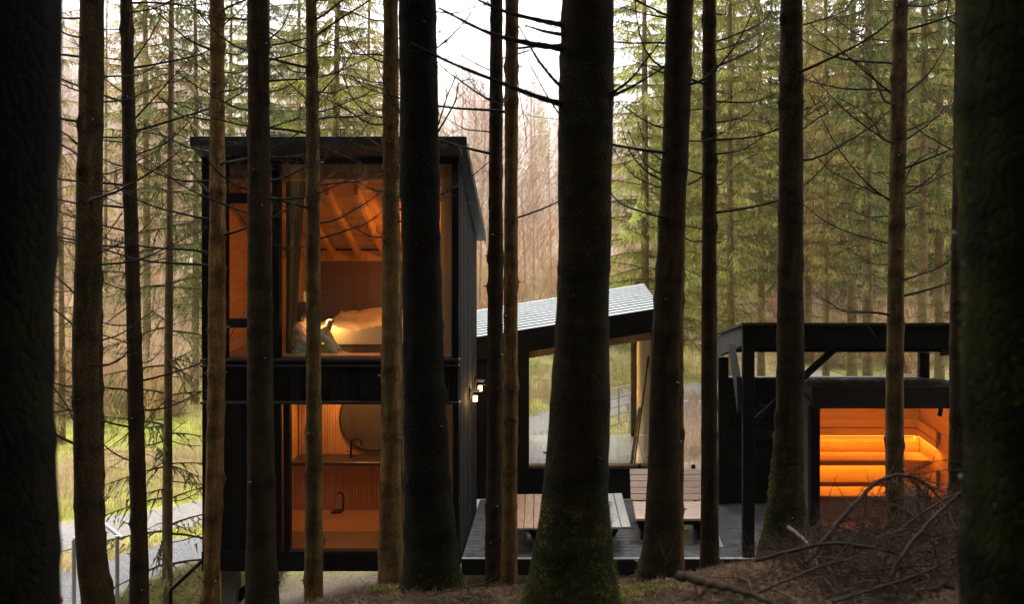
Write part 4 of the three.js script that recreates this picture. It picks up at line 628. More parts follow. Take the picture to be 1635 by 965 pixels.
near.forEach(([label, d, rows, o], idx) => {
  const tk = trunkGeo(rows, d, o), R = rngOf(900 + o.seed), t = new Thing('spruce_tree', label, 'tree', tk.base, undefined); nearTree[o.seed] = { t, tk, d };
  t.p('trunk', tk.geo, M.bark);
  const setOn = (y, az, inset = 0.7) => { const [cx, r] = tk.get(y); return V(cx + Math.cos(az) * r * inset, y, -d + Math.sin(az) * r * inset); };
  const put = (name, geo, mat, p, az, sc, roll = 0) => { const m = new THREE.Mesh(geo, mat); m.name = name; m.position.copy(p).sub(tk.base); m.rotation.set(roll, -az, 0, 'YXZ'); m.scale.setScalar(sc); m.castShadow = m.receiveShadow = true; t.o.add(m); };
  const whorl0 = o.lo ?? 5; let made = 0, y = whorl0;
  while (made < o.n) { y = lerp(whorl0, tk.vis + 0.5, (made + R() * 0.9) / o.n); const az = (R() < 0.5 ? 0 : Math.PI) + (R() - 0.5) * 2.0; put('dead_branch', BRANCH[Math.floor(R() * BRANCH.length)], M.twig, setOn(y, az), az, 0.75 + R() * 0.45, (R() - 0.5) * 0.5); made++; }
  for (let k = 0; k < (o.curl ?? 0); k++) { const yy = 5.2 + R() * 2.4, az = R() < 0.65 ? Math.PI + (R() - 0.5) * 2 : (R() - 0.5) * 2; put('dead_branch', CURLY[k % CURLY.length], M.twigPale, setOn(yy, az), az, 0.8 + R() * 0.4, R() - 0.5); }
  // snapped stubs with pale ends
  const sg = new G(); for (const [ky, ka, kr] of tk.knots) { if (R() < 0.45) continue; const p = setOn(ky, ka, 0.93), l = 0.02 + 0.05 * R() * kr, e = V(p.x + Math.cos(ka) * l, p.y + 0.012, p.z + Math.sin(ka) * l), pale = R() < 0.3 ? [0.4, 0.37, 0.34] : [0.06, 0.045, 0.03]; sg.tube([p, e], [0.011, 0.007], 5, (j) => (j ? pale : [0.05, 0.04, 0.03]), true); }
  t.p('branch_stubs', sg.build(), M.stub, null, { kind: 'stuff' });
  if (o.crown) { const [cx] = tk.get(9.5), m = new THREE.Mesh(HIGH[idx % 2], M.canopy); m.name = 'crown'; if (d > 11) m.scale.set(0.6, 0.8, 0.6); m.position.set(cx - tk.base.x, (d > 11 ? 11 : 9.2) + (idx % 3) * 0.5 - tk.base.y, 0); m.rotation.y = idx * 1.7; m.castShadow = m.receiveShadow = true; t.o.add(m); }
});
// boughs drawn where the photograph shows them: big bare branches of the central trunk and its neighbour
function bareBough(seed, pts, r, twigs = 6) {
  const { t, d } = nearTree[seed], c = new THREE.CatmullRomCurve3(pts.map((p) => at(p[0], p[1], p[2] ?? d))), g = new G(), q = c.getPoints(18), R = rngOf(Math.round(pts[0][0] + pts[0][1])); g.tube(q, q.map((_, k) => r * (1 - 0.72 * k / 18) * (1 + 0.12 * Math.sin(k * 2.3))), 7);
  for (let k = 0; k < twigs; k++) { const i = 5 + Math.floor(R() * 12), p = q[i], v = q[i + 1].clone().sub(q[i]).normalize().add(V(R() - 0.5, (R() - 0.5) * 1.6, R() - 0.5)).normalize(), l = 0.12 + 0.25 * R(); g.tube([p, p.clone().addScaledVector(v, l * 0.5), p.clone().addScaledVector(v, l).add(V(0, 0.03, 0))], [0.004, 0.003, 0.0015], 3); }
  t.p('dead_branch', g.build(), M.twig);
}
bareBough(11, [[900, 40, 8.7], [860, 32, 8.6], [800, 16, 8.5], [740, -12, 8.4]], 0.026); bareBough(11, [[900, 78, 8.7], [840, 68, 8.6], [780, 52, 8.45], [700, 12, 8.3]], 0.03); bareBough(11, [[902, 56, 8.7], [870, 50, 8.65], [838, 40, 8.6]], 0.02, 1);
bareBough(11, [[896, 166, 8.7], [860, 155, 8.6], [800, 132, 8.5], [720, 100, 8.35], [655, 68, 8.2]], 0.027); bareBough(11, [[898, 140, 8.7], [880, 122, 8.65], [855, 88, 8.6], [828, 40, 8.55]], 0.018); bareBough(11, [[972, 156, 8.7], [1010, 138, 8.8], [1066, 104, 8.9]], 0.018, 3); bareBough(11, [[976, 150, 8.7], [1005, 128, 8.6], [1040, 85, 8.5], [1062, 56, 8.4]], 0.014, 4);
bareBough(12, [[1064, 206], [1040, 198], [1010, 180], [980, 158]], 0.012, 2); bareBough(12, [[1060, 290], [1030, 272], [1005, 240], [992, 200]], 0.013, 3); bareBough(12, [[1064, 28], [1030, 22], [982, 8]], 0.012, 4); bareBough(12, [[1062, 118], [1030, 105], [980, 86]], 0.01, 3); bareBough(12, [[1098, 295], [1118, 285], [1140, 262]], 0.012, 2);
bareBough(10, [[826, 110], [830, 150], [838, 200], [842, 243]], 0.007, 2); bareBough(9, [[782, 112], [750, 96], [706, 62]], 0.01, 4);
bareBough(8, [[697, 215], [712, 190], [728, 160], [734, 132], [755, 126]], 0.012, 6); bareBough(8, [[700, 200], [716, 150], [730, 120]], 0.009, 7);
bareBough(15, [[1424, 150], [1385, 118], [1340, 78], [1288, 34]], 0.016, 5); bareBough(15, [[1422, 228], [1390, 208], [1345, 172], [1296, 120]], 0.016, 5); bareBough(15, [[1420, 320], [1392, 300], [1340, 240], [1292, 148]], 0.015, 6); bareBough(15, [[1420, 318], [1380, 300], [1320, 268], [1284, 220]], 0.012, 5); bareBough(15, [[1445, 150], [1480, 120], [1524, 50]], 0.014, 5); bareBough(15, [[1443, 225], [1480, 200], [1520, 160]], 0.013, 5); bareBough(15, [[1443, 312], [1490, 280], [1528, 225]], 0.012, 5); bareBough(15, [[1444, 290], [1460, 260], [1500, 236], [1526, 215]], 0.01, 4);
bareBough(16, [[1520, 240], [1470, 210], [1450, 190]], 0.01, 3);
bareBough(2, [[124, 230], [106, 214], [88, 205]], 0.013, 3); bareBough(3, [[212, 100], [240, 60], [262, 20]], 0.013, 4); bareBough(3, [[216, 190], [262, 140], [315, 80]], 0.014, 5); bareBough(3, [[217, 248], [270, 225], [318, 175], [325, 160]], 0.012, 6); bareBough(4, [[338, 80], [300, 62], [245, 12]], 0.018, 3); bareBough(4, [[338, 118], [300, 95], [262, 78]], 0.012, 4); bareBough(3, [[196, 340], [175, 370], [160, 392]], 0.01, 3); bareBough(3, [[206, 490], [185, 505], [162, 525]], 0.012, 4); bareBough(3, [[208, 690], [190, 705], [165, 722]], 0.01, 2);
bareBough(6, [[506, 155], [530, 130], [560, 90], [590, 30]], 0.012, 5); bareBough(6, [[492, 160], [470, 140], [430, 100]], 0.012, 5); bareBough(7, [[613, 100], [590, 90], [565, 65], [545, 15]], 0.012, 5); bareBough(7, [[613, 188], [585, 180], [555, 140], [545, 60]], 0.012, 6); bareBough(5, [[430, 63], [450, 45], [466, 10]], 0.012, 4);

// ---- spruces further back
const BG = [
  { y: [3.2, 20], L: 2.5, o: { n: 5, thin: 1, dead: 0.3, wide: 0.95, dens: 2.1 } }, { y: [4.6, 21], L: 2.2, o: { n: 5, thin: 1, dead: 0.45, wide: 0.95, dens: 2.1 } }, { y: [1.0, 17], L: 2.6, o: { n: 6, dens: 2.3, wide: 0.95 } }, { y: [6.2, 22], L: 2.3, o: { n: 5, thin: 1, dead: 0.35, wide: 0.95, dens: 2.1 } }, { y: [2.2, 19], L: 2.8, o: { n: 6, dens: 2.3, wide: 0.95 } }, { y: [0.9, 15], L: 1.7, r: 0.085, o: { n: 3, dens: 1.1, dead: 0.35, step: 0.5, wide: 0.9 } },
].map((b, k) => ({ trunk: plainTrunk(k + 1, b.y[1], b.r ?? 0.15, [0.14, 0.115, 0.08]), crown: spruceCrown(300 + k, b.y[0], b.y[1], b.L, b.o), twigs: deadTwigs(400 + k, 1.2, b.y[0] + 3.5, 1.5) }));
const firstOf = [];
function bgTree(kind, x, d, label, group, s = 1, turn = 0, mat = null) {
  let o = firstOf[kind]; mat = mat ?? [M.needle, M.needleDark, M.needle, M.needleBrown][Math.floor(hash(Math.round(x * 7), Math.round(d * 7), 2) * 4)];
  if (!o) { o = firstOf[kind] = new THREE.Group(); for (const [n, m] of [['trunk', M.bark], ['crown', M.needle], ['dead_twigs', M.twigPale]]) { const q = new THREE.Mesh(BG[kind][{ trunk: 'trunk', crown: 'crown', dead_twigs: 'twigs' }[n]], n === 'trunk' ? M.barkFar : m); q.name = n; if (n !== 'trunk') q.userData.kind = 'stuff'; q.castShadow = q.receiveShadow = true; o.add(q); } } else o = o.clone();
  if (mat) o.children[1].material = mat; o.name = numbered('background_spruce'); o.position.set(x, H(x, d), -d); o.rotation.set(0, turn, 0); o.scale.set(s, s * (0.92 + 0.16 * hash(Math.round(x * 9), Math.round(d * 9), 1)), s); o.userData = { label, category: 'tree' }; if (group) o.userData.group = group; scene.add(o); return o;
}
{
  const R = rngOf(77), px = (p, d) => ((p - 920) / 1700) * d;
  bgTree(5, px(268, 17.2), 17.2, 'pale thin spruce with drooping green boughs left of the tower', null, 1.0, 0.4);
  bgTree(4, px(536, 27), 27, 'spruce with pale trunk rising behind the tower roof', null, 0.95, 1.2);
  bgTree(0, px(1168, 30), 30, 'pale straight spruce trunk right of the slim trunk by the pergola', null, 0.85, 2.0);
  bgTree(1, px(1385, 25), 25, 'brown spruce trunk seen above the pergola between two dark trunks', null, 0.95, 0.9);
  bgTree(3, px(1318, 28), 28, 'thin brown spruce over the pergola left of the ringed trunk', null, 0.7, 2.9);
  bgTree(3, px(1472, 27), 27, 'brown spruce trunk standing above the pergola back post', null, 0.95, 4.1);
  bgTree(4, px(1030, 34), 34, 'light green spruce with airy crown behind the lounge roof', null, 1.05, 5.0, M.needleLight);
  bgTree(2, px(1078, 37), 37, 'bright yellow green spruce behind the leaning dark trunk', null, 1.05, 1.0, M.needleLight);
  const right = 'dense background spruces right of the lounge', gaps = [[1148, 'between leaning and slim straight trunks'], [1245, 'between slim straight and mossy based trunks'], [1420, 'between mossy based and ringed trunks'], [1520, 'between ringed trunk and far right trunks'], [9999, 'behind the huge right hand trunk']], rank = ['nearest', 'second nearest', 'third nearest', 'fourth nearest', 'fifth nearest', 'sixth nearest', 'seventh nearest'];
  const wood = [[1110, 46, 2], [1140, 36, 0], [1215, 33, 1], [1250, 42, 4], [1290, 38, 0], [1345, 44, 2], [1360, 34, 3], [1425, 38, 0], [1440, 47, 4], [1500, 31, 1], [1515, 41, 2], [1560, 34, 0], [1600, 44, 4], [1230, 52, 2], [1170, 54, 4], [1400, 55, 2], [1480, 56, 4], [1660, 36, 1], [1620, 28, 0], [1300, 60, 2], [1560, 52, 2]].map(([p, d, k]) => ({ p, d, k, gap: gaps.find((g) => p < g[0])[1] })).sort((a, b) => a.d - b.d), seen = {};
  for (const { p, d, k, gap } of wood) { seen[gap] = (seen[gap] ?? -1) + 1; bgTree(k, px(p, d), d, rank[seen[gap]] + ' olive green wood spruce ' + gap, right, 0.85 + 0.3 * R(), R() * 6.28); }
  const left = 'background spruces left of the tower';
  for (const [p, d, k, s, l] of [[236, 31, 3, 0.85, 'tall meadow spruce just right of the slim dark left trunk'], [100, 27, 5, 1.0, 'sparse spruce between black left edge trunk and thick knotty one'], [312, 32, 0, 0.8, 'meadow spruce closest to the tower left corner'], [170, 44, 5, 1.1, 'far sparse spruce behind thick knotty left trunk']]) bgTree(k, px(p, d), d, l, left, s, R() * 6.28);
  for (const [p, d, k, s, l] of [[425, 34, 4, 0.95, 'bushy spruce above tower roof right of the sturdy dark trunk'], [480, 40, 2, 1.0, 'spruce above tower roof behind the slender trunk of the reader'], [590, 38, 0, 0.85, 'spruce above tower roof beside the curly twigged trunk'], [370, 42, 2, 0.95, 'spruce above tower roof between brown slender and sturdy trunks']]) bgTree(k, px(p, d), d, l, 'spruces behind the tower', s, R() * 6.28);
}
// ---- unseen wood added behind and beside the viewpoint to shade the near trunks
{
  const g = new G(); g.add(spruceCrown(61, 1.8, 20, 3.1, { n: 6, step: 0.42, dens: 0.9, wide: 2.2 })); const c = g.build(), tg = plainTrunk(9, 20, 0.19, [0.07, 0.055, 0.035]), R = rngOf(5), list = [];
  for (let x = -34; x < 35; x += 2.5) for (let d = -36; d < 13; d += 2.5) { const X = x + (R() - 0.5) * 2, Dd = d + (R() - 0.5) * 2; const lim = 0.62 * Math.max(0, Dd) + 5; if (Dd > -2.5 && (X < 0 ? -X < lim : X < lim * 0.75 + 1)) continue; list.push([X, Dd, R() * 6.28, 0.85 + R() * 0.35]); }
  const a = new THREE.InstancedMesh(c, M.canopy, list.length), b = new THREE.InstancedMesh(tg, M.bark, list.length), m = new THREE.Matrix4();
  list.forEach(([x, d, r, s], k) => { m.compose(V(x, H(x, d), -d), new THREE.Quaternion().setFromAxisAngle(V(0, 1, 0), r), V(s, s, s)); a.setMatrixAt(k, m); b.setMatrixAt(k, m); });
  a.name = 'unseen_wood_crowns'; b.name = 'unseen_wood_trunks'; for (const q of [a, b]) { q.userData.kind = 'stuff'; q.castShadow = q.receiveShadow = true; scene.add(q); }
}
// ---- bare woods on the far hillside
{
  const variants = []; for (let v = 0; v < 4; v++) {
    const R = rngOf(700 + v), g = new G(), h = 9 + v; const pale = v % 2 ? [1.15, 1.13, 1.12] : [0.95, 0.93, 0.92]; g.tube([V(0, -0.5, 0), V(0.1, h * 0.4, 0), V(0.25, h * 0.75, 0.1), V(0.2, h, 0)], [0.05, 0.04, 0.03, 0.012], 4, pale);
    for (let k = 0; k < 260; k++) { const y = h * (0.25 + 0.72 * R()), az = R() * 6.28, L = (1 - y / h) * 3 + 0.7, o = V(0.1, y, 0).add(V((R() - 0.5) * L * 0.7, 0, (R() - 0.5) * L * 0.7)), e = o.clone().add(V(Math.cos(az) * L * 0.5, L * (0.3 + 0.5 * R()), Math.sin(az) * L * 0.5)), t = 0.7 + R() * 0.7; g.tri(o, o.clone().add(V(0.02, 0.01, 0.016)), e, [t, t * 0.96, t * 0.95]); }
    variants.push(g.build());
  }
  const R = rngOf(31), lists = [[], [], [], []]; for (let k = 0; k < 1500; k++) { const d = 44 + Math.pow(R(), 1.3) * 210, x = (R() * 1.25 - 0.72) * d * 0.85; if (noise(x * 0.05, d * 0.05, 9) < 0.28) continue; lists[Math.floor(R() * 4)].push([x, d, R() * 6.28, 0.6 + 0.5 * R()]); }
  const m = new THREE.Matrix4(); lists.forEach((l, v) => { const q = new THREE.InstancedMesh(variants[v], M.bare, l.length); l.forEach(([x, d, r, s], k) => { m.compose(V(x, H(x, d), -d), new THREE.Quaternion().setFromAxisAngle(V(0, 1, 0), r), V(s, s, s)); q.setMatrixAt(k, m); const w = 0.7 + 0.6 * hash(k, v, 3); q.setColorAt(k, new THREE.Color(w * lerp(0.72, 1.03, clamp((l[k][1] - 40) / 110)), w * lerp(0.59, 1.0, clamp((l[k][1] - 40) / 110)), w * lerp(0.46, 1.0, clamp((l[k][1] - 40) / 110)))); }); q.name = numbered('bare_hillside_wood'); q.userData.kind = 'stuff'; q.userData.label = 'bare brown birch wood on the far hillside'; q.castShadow = q.receiveShadow = true; scene.add(q); });  // tree tints pale with distance, standing in for haze
  const pines = []; for (let k = 0; k < 46; k++) { const d = 70 + R() * 140, x = (R() * 1.2 - 0.7) * d * 0.8; pines.push([x, d, R() * 6.28, 0.4 + 0.25 * R()]); } pines.push([-13.5, 100, 1, 0.5], [-9, 120, 2, 0.6]);
  const q = new THREE.InstancedMesh(BG[2].crown, M.needle, pines.length); pines.forEach(([x, d, r, s], k) => { m.compose(V(x, H(x, d) - 0.4, -d), new THREE.Quaternion().setFromAxisAngle(V(0, 1, 0), r), V(s * 1.2, s, s * 1.2)); q.setMatrixAt(k, m); }); q.name = 'far_conifers'; q.userData.kind = 'stuff'; q.userData.label = 'scattered conifers on the far hillside'; scene.add(q);
  // brown leafless scrub at the foot of the hill
  const sg = new G(), S = rngOf(8); for (let k = 0; k < 90; k++) { const az = S() * 6.28, o = V((S() - 0.5) * 0.5, 0, (S() - 0.5) * 0.5), l = 0.8 + S() * 1.3, e = o.clone().add(V(Math.cos(az) * l * 0.45, l, Math.sin(az) * l * 0.45)), t = 0.8 + S() * 0.6; sg.tri(o, o.clone().add(V(0.022, 0, 0.016)), e, [t * 1.08, t, t * 0.88]); const p = o.clone().lerp(e, 0.6); sg.tri(p, p.clone().add(V(0, 0.014, 0.012)), p.clone().add(V((S() - 0.5) * 0.7, 0.4 * S(), (S() - 0.5) * 0.7)), [t * 1.06, t, t * 0.88]); }
  const sgeo = sg.build(), sl = []; for (let k = 0; k < 2400; k++) { const d = 30 + Math.pow(R(), 1.6) * 60, x = (R() * 1.3 - 0.75) * d * 0.85; if (d < 37 && noise(x * 0.12, d * 0.12, 6) < 0.5) continue; if (Math.abs(d - 39) < 2 && x < 8 && x > -26) continue; sl.push([x, d, R() * 6.28, 0.6 + 0.9 * R()]); }
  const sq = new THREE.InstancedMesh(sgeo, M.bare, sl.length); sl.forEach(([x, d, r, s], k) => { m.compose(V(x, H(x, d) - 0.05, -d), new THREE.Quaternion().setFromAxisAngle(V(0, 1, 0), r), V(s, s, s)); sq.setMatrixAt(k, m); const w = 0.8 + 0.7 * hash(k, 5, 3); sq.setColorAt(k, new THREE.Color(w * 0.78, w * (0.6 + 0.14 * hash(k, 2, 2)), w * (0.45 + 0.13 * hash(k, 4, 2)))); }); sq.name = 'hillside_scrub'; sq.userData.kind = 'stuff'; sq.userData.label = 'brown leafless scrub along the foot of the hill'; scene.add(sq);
}
// ---- grass, reeds, litter, moss: nobody could count them
function tuft(seed, n, h, spread, w, bend) { const R = rngOf(seed), g = new G(); for (let k = 0; k < n; k++) { const az = R() * 6.28, o = V((R() - 0.5) * spread, 0, (R() - 0.5) * spread), l = h * (0.55 + 0.6 * R()), b = bend * R(), t = 0.75 + 0.5 * R(), m = o.clone().add(V(Math.cos(az) * b * l * 0.3, l * 0.6, Math.sin(az) * b * l * 0.3)), e = o.clone().add(V(Math.cos(az) * b * l, l * (1 - 0.35 * b), Math.sin(az) * b * l)), s = V(-Math.sin(az), 0, Math.cos(az)).multiplyScalar(w); g.tri(o.clone().sub(s), o.clone().add(s), m, [t, t, t]); g.tri(m.clone().sub(s.clone().multiplyScalar(0.6)), m.clone().add(s.clone().multiplyScalar(0.6)), e, [t, t, t]); } return g.build(); }
function scatter(name, label, geo, mat, list, color) { const q = new THREE.InstancedMesh(geo, mat, list.length), m = new THREE.Matrix4(), e = new THREE.Euler(), qq = new THREE.Quaternion(); list.forEach(([x, d, y, r, s, tx = 0, tz = 0], k) => { qq.setFromEuler(e.set(tx, r, tz)); m.compose(V(x, y, -d), qq, V(s, s, s)); q.setMatrixAt(k, m); q.setColorAt(k, color(k, x, d)); }); q.name = name; q.userData.kind = 'stuff'; q.userData.label = label; q.castShadow = q.receiveShadow = true; scene.add(q); return q; }
{
  const R = rngOf(12), roadD = (x) => { const P = [[-16, 16.0], [-9.7, 19.8], [-7.4, 21.3], [-3, 26], [-0.6, 29.8], [3, 33.5], [9, 36]]; for (let k = 1; k < P.length; k++) if (x <= P[k][0]) return lerp(P[k - 1][1], P[k][1], (x - P[k - 1][0]) / (P[k][0] - P[k - 1][0])); return 36; }, pathD = (x) => { const P = [[-14, 14.6], [-8.8, 17.6], [-6.7, 19.2], [-3, 21.6], [0, 23.4], [3.2, 24.9], [8, 26.5]]; for (let k = 1; k < P.length; k++) if (x <= P[k][0]) return lerp(P[k - 1][1], P[k][1], (x - P[k - 1][0]) / (P[k][0] - P[k - 1][0])); return 26.5; };
  const list = [], reeds = []; for (let k = 0; k < 26000; k++) { const d = 16.5 + Math.pow(R(), 1.25) * 24, x = (R() * 1.1 - 0.62) * d; if (x > 0.4 * d || Math.abs(d - roadD(x)) < 1.15 || Math.abs(d - pathD(x)) < 0.98) continue; if (x > -6.3 && x < 1.6 && d < 23) continue; if (x > -1 && d < 24) continue; list.push([x, d, H(x, d) - 0.01, R() * 6.28, 0.55 + R() * 0.8]); if (d > roadD(x) + 1.4 && d < roadD(x) + 6 && R() < 0.32) reeds.push([x, d, H(x, d), R() * 6.28, 0.7 + R() * 0.6]); }
  scatter('meadow_grass', 'rough yellow green meadow grass beyond the gravel path', tuft(1, 12, 0.16, 0.3, 0.007, 0.8), M.grass, list, (k, x, d) => { const n = noise(x * 0.4, d * 0.4, 3), w = 0.7 + 0.6 * hash(k, 1, 1); return n > 0.48 ? new THREE.Color().setRGB(0.42 * w, 0.425 * w, 0.1 * w) : new THREE.Color().setRGB(0.5 * w, 0.42 * w, 0.16 * w); });
  scatter('dry_reeds', 'pale brown dead reeds standing in the meadow', tuft(2, 10, 0.75, 0.4, 0.006, 0.25), M.grass, reeds, (k) => { const w = 0.7 + 0.6 * hash(k, 1, 2); return new THREE.Color().setRGB(0.52 * w, 0.39 * w, 0.26 * w); });
  const verge = []; for (let k = 0; k < 5200; k++) { const x = -7.6 + R() * 2.5, d = 16.9 + R() * 1.6; if (Math.abs(d - pathD(x)) < 0.72) continue; verge.push([x, d, H(x, d) - 0.01, R() * 6.28, 0.6 + R() * 0.9]); }
  scatter('verge_grass', 'shaggy olive grass bank between path and tower', tuft(3, 14, 0.2, 0.25, 0.006, 1.0), M.grass, verge, (k) => { const w = 0.6 + 0.7 * hash(k, 3, 1), t = hash(k, 7, 2); return new THREE.Color().setRGB(lerp(0.14, 0.34, t) * w, lerp(0.15, 0.26, t) * w, lerp(0.04, 0.1, t) * w); });
  const dry = []; for (let k = 0; k < 5000; k++) { const d = 23 + R() * 9, x = 1.6 + R() * 5; if (Math.abs(d - pathD(x)) < 0.6 || Math.abs(d - roadD(x)) < 1.1) continue; dry.push([x, d, H(x, d), R() * 6.28, 0.6 + R() * 0.8]); }
  scatter('dry_grass', 'pale dry grass beyond the deck', tuft(4, 12, 0.5, 0.35, 0.007, 0.5), M.grass, dry, (k) => { const w = 0.7 + 0.6 * hash(k, 4, 1); return new THREE.Color().setRGB(0.5 * w, 0.38 * w, 0.27 * w); });
  // forest floor
  const lit = new G(), L = rngOf(3); for (let k = 0; k < 9; k++) { const a = L() * 6.28, l = 0.05 + 0.1 * L(), o = V((L() - 0.5) * 0.14, 0.008 + L() * 0.02, (L() - 0.5) * 0.14), v = V(Math.cos(a) * l, (L() - 0.4) * 0.04, Math.sin(a) * l), s = V(-Math.sin(a), 0.4, Math.cos(a)).multiplyScalar(0.003 + 0.003 * L()); lit.tri(o.clone().sub(s), o.clone().add(s), o.clone().add(v)); }
  const fl = []; for (let k = 0; k < 46000; k++) { const d = 5 + Math.pow(R(), 0.8) * 10.2, x = (R() * 1.05 - 0.6) * d; fl.push([x, d, H(x, d) + 0.002, R() * 6.28, 0.4 + R() * 0.8, (R() - 0.5) * 0.5, (R() - 0.5) * 0.5]); }
  scatter('forest_litter', 'brown needle and twig litter on the forest floor', lit.build(), M.litter, fl, (k) => { const w = 0.45 + 1.5 * hash(k, 6, 1) ** 2, t = hash(k, 8, 1); return new THREE.Color().setRGB(lerp(0.042, 0.11, t) * w, lerp(0.028, 0.07, t) * w, lerp(0.017, 0.043, t) * w); });
  // needles and bits of twig fallen on the deck, table, bench and roofs
  const dk = []; for (let k = 0; k < 2600; k++) { const q = R(); if (q < 0.62) { const d = 15.52 + Math.pow(R(), 1.3) * 2.8, x = -1.6 + R() * 8; if (Math.abs(noise(x * 2, d * 2, 4) - 0.5) > 0.28 && R() < 0.6) continue; dk.push([x, d, 0.008, R() * 6.28, 0.3 + R() * 0.5]); } else if (q < 0.64) dk.push([-0.85 + R() * 1.5, 15.7 + R() * 1.5, 0.402, R() * 6.28, 0.15 + R() * 0.2]); else if (q < 0.97) { const d = 16 + R() * 2; dk.push([3.7 + R() * 2.2, d, 2.4 - 0.12 * (d - 15.95) + 0.006, R() * 6.28, 0.3 + R() * 0.5]); } else { const x = -1.5 + R() * 2.9, d = 18.3 + R() * 4.2; dk.push([x, d, 3.324 + 0.158 * (x - 1.448) + 0.02, R() * 6.28, 0.3 + R() * 0.5]); } }
  scatter('fallen_needles', 'fallen needles and twig bits on deck, table and roofs', lit.build(), M.litter, dk, (k) => { const w = 0.5 + hash(k, 6, 4); return new THREE.Color().setRGB(0.13 * w, 0.085 * w, 0.045 * w); });
  const ms = []; const spot = (px, py, d, rx, rd, n) => { const c = at(px, py, d); for (let k = 0; k < n; k++) { const a = R() * 6.28, q = Math.sqrt(R()), x = c.x + Math.cos(a) * q * rx, dd = d + Math.sin(a) * q * rd; if (noise(x * 5, dd * 5, 8) < 0.35) continue; ms.push([x, dd, H(x, dd), R() * 6.28, 0.8 + R() * 1.1]); } };
  spot(700, 950, 11.2, 0.7, 0.5, 1500); spot(790, 950, 11.5, 0.35, 0.3, 600); spot(1030, 955, 9.8, 0.45, 0.5, 1300); spot(1230, 905, 12.3, 0.4, 0.3, 500); spot(880, 975, 8.5, 0.7, 0.35, 1400); spot(1470, 880, 13.6, 0.5, 0.3, 700);
  // moss growing up the flared feet of the mossy trunks
  for (const [seed, top, n, rx] of [[11, 1.1, 2300, 1], [14, 1.5, 1500, 1], [8, 0.3, 500, 1], [12, 0.2, 250, 1], [17, 4.6, 5200, 1]]) { const { tk, d } = nearTree[seed]; for (let k = 0; k < n; k++) { const y = tk.gy + 0.25 + Math.pow(R(), seed === 17 ? 1 : 2.6) * top, [cx, r] = tk.get(y), th = R() * 6.28; if (noise(Math.cos(th) * 3 + seed, Math.sin(th) * 3, y * 4) < 0.42) continue; const hb = y - tk.gy, o = near.find((q) => q[3].seed === seed)[3], kk = 1 + (o.roots ?? 0) * Math.exp(-hb * 2.6) * Math.pow(0.5 + 0.5 * Math.cos(th * 5 + seed * 13.7), 2), rr = r * kk * 1.0; ms.push([cx + Math.cos(th) * rr, d - Math.sin(th) * rr, y, R() * 6.28, (seed === 17 ? 0.22 : 0.4) + R() * (seed === 17 ? 0.2 : 0.45), Math.sin(th) * 0.9, -Math.cos(th) * 0.9]); } }
  scatter('moss', 'green moss on trunk feet and forest floor', tuft(5, 9, 0.035, 0.06, 0.004, 0.9), M.grass, ms, (k) => { const w = 0.5 + 0.9 * hash(k, 9, 1), t = hash(k, 2, 6); return new THREE.Color().setRGB(lerp(0.09, 0.26, t) * w, lerp(0.11, 0.25, t) * w, 0.02 * w); });
}
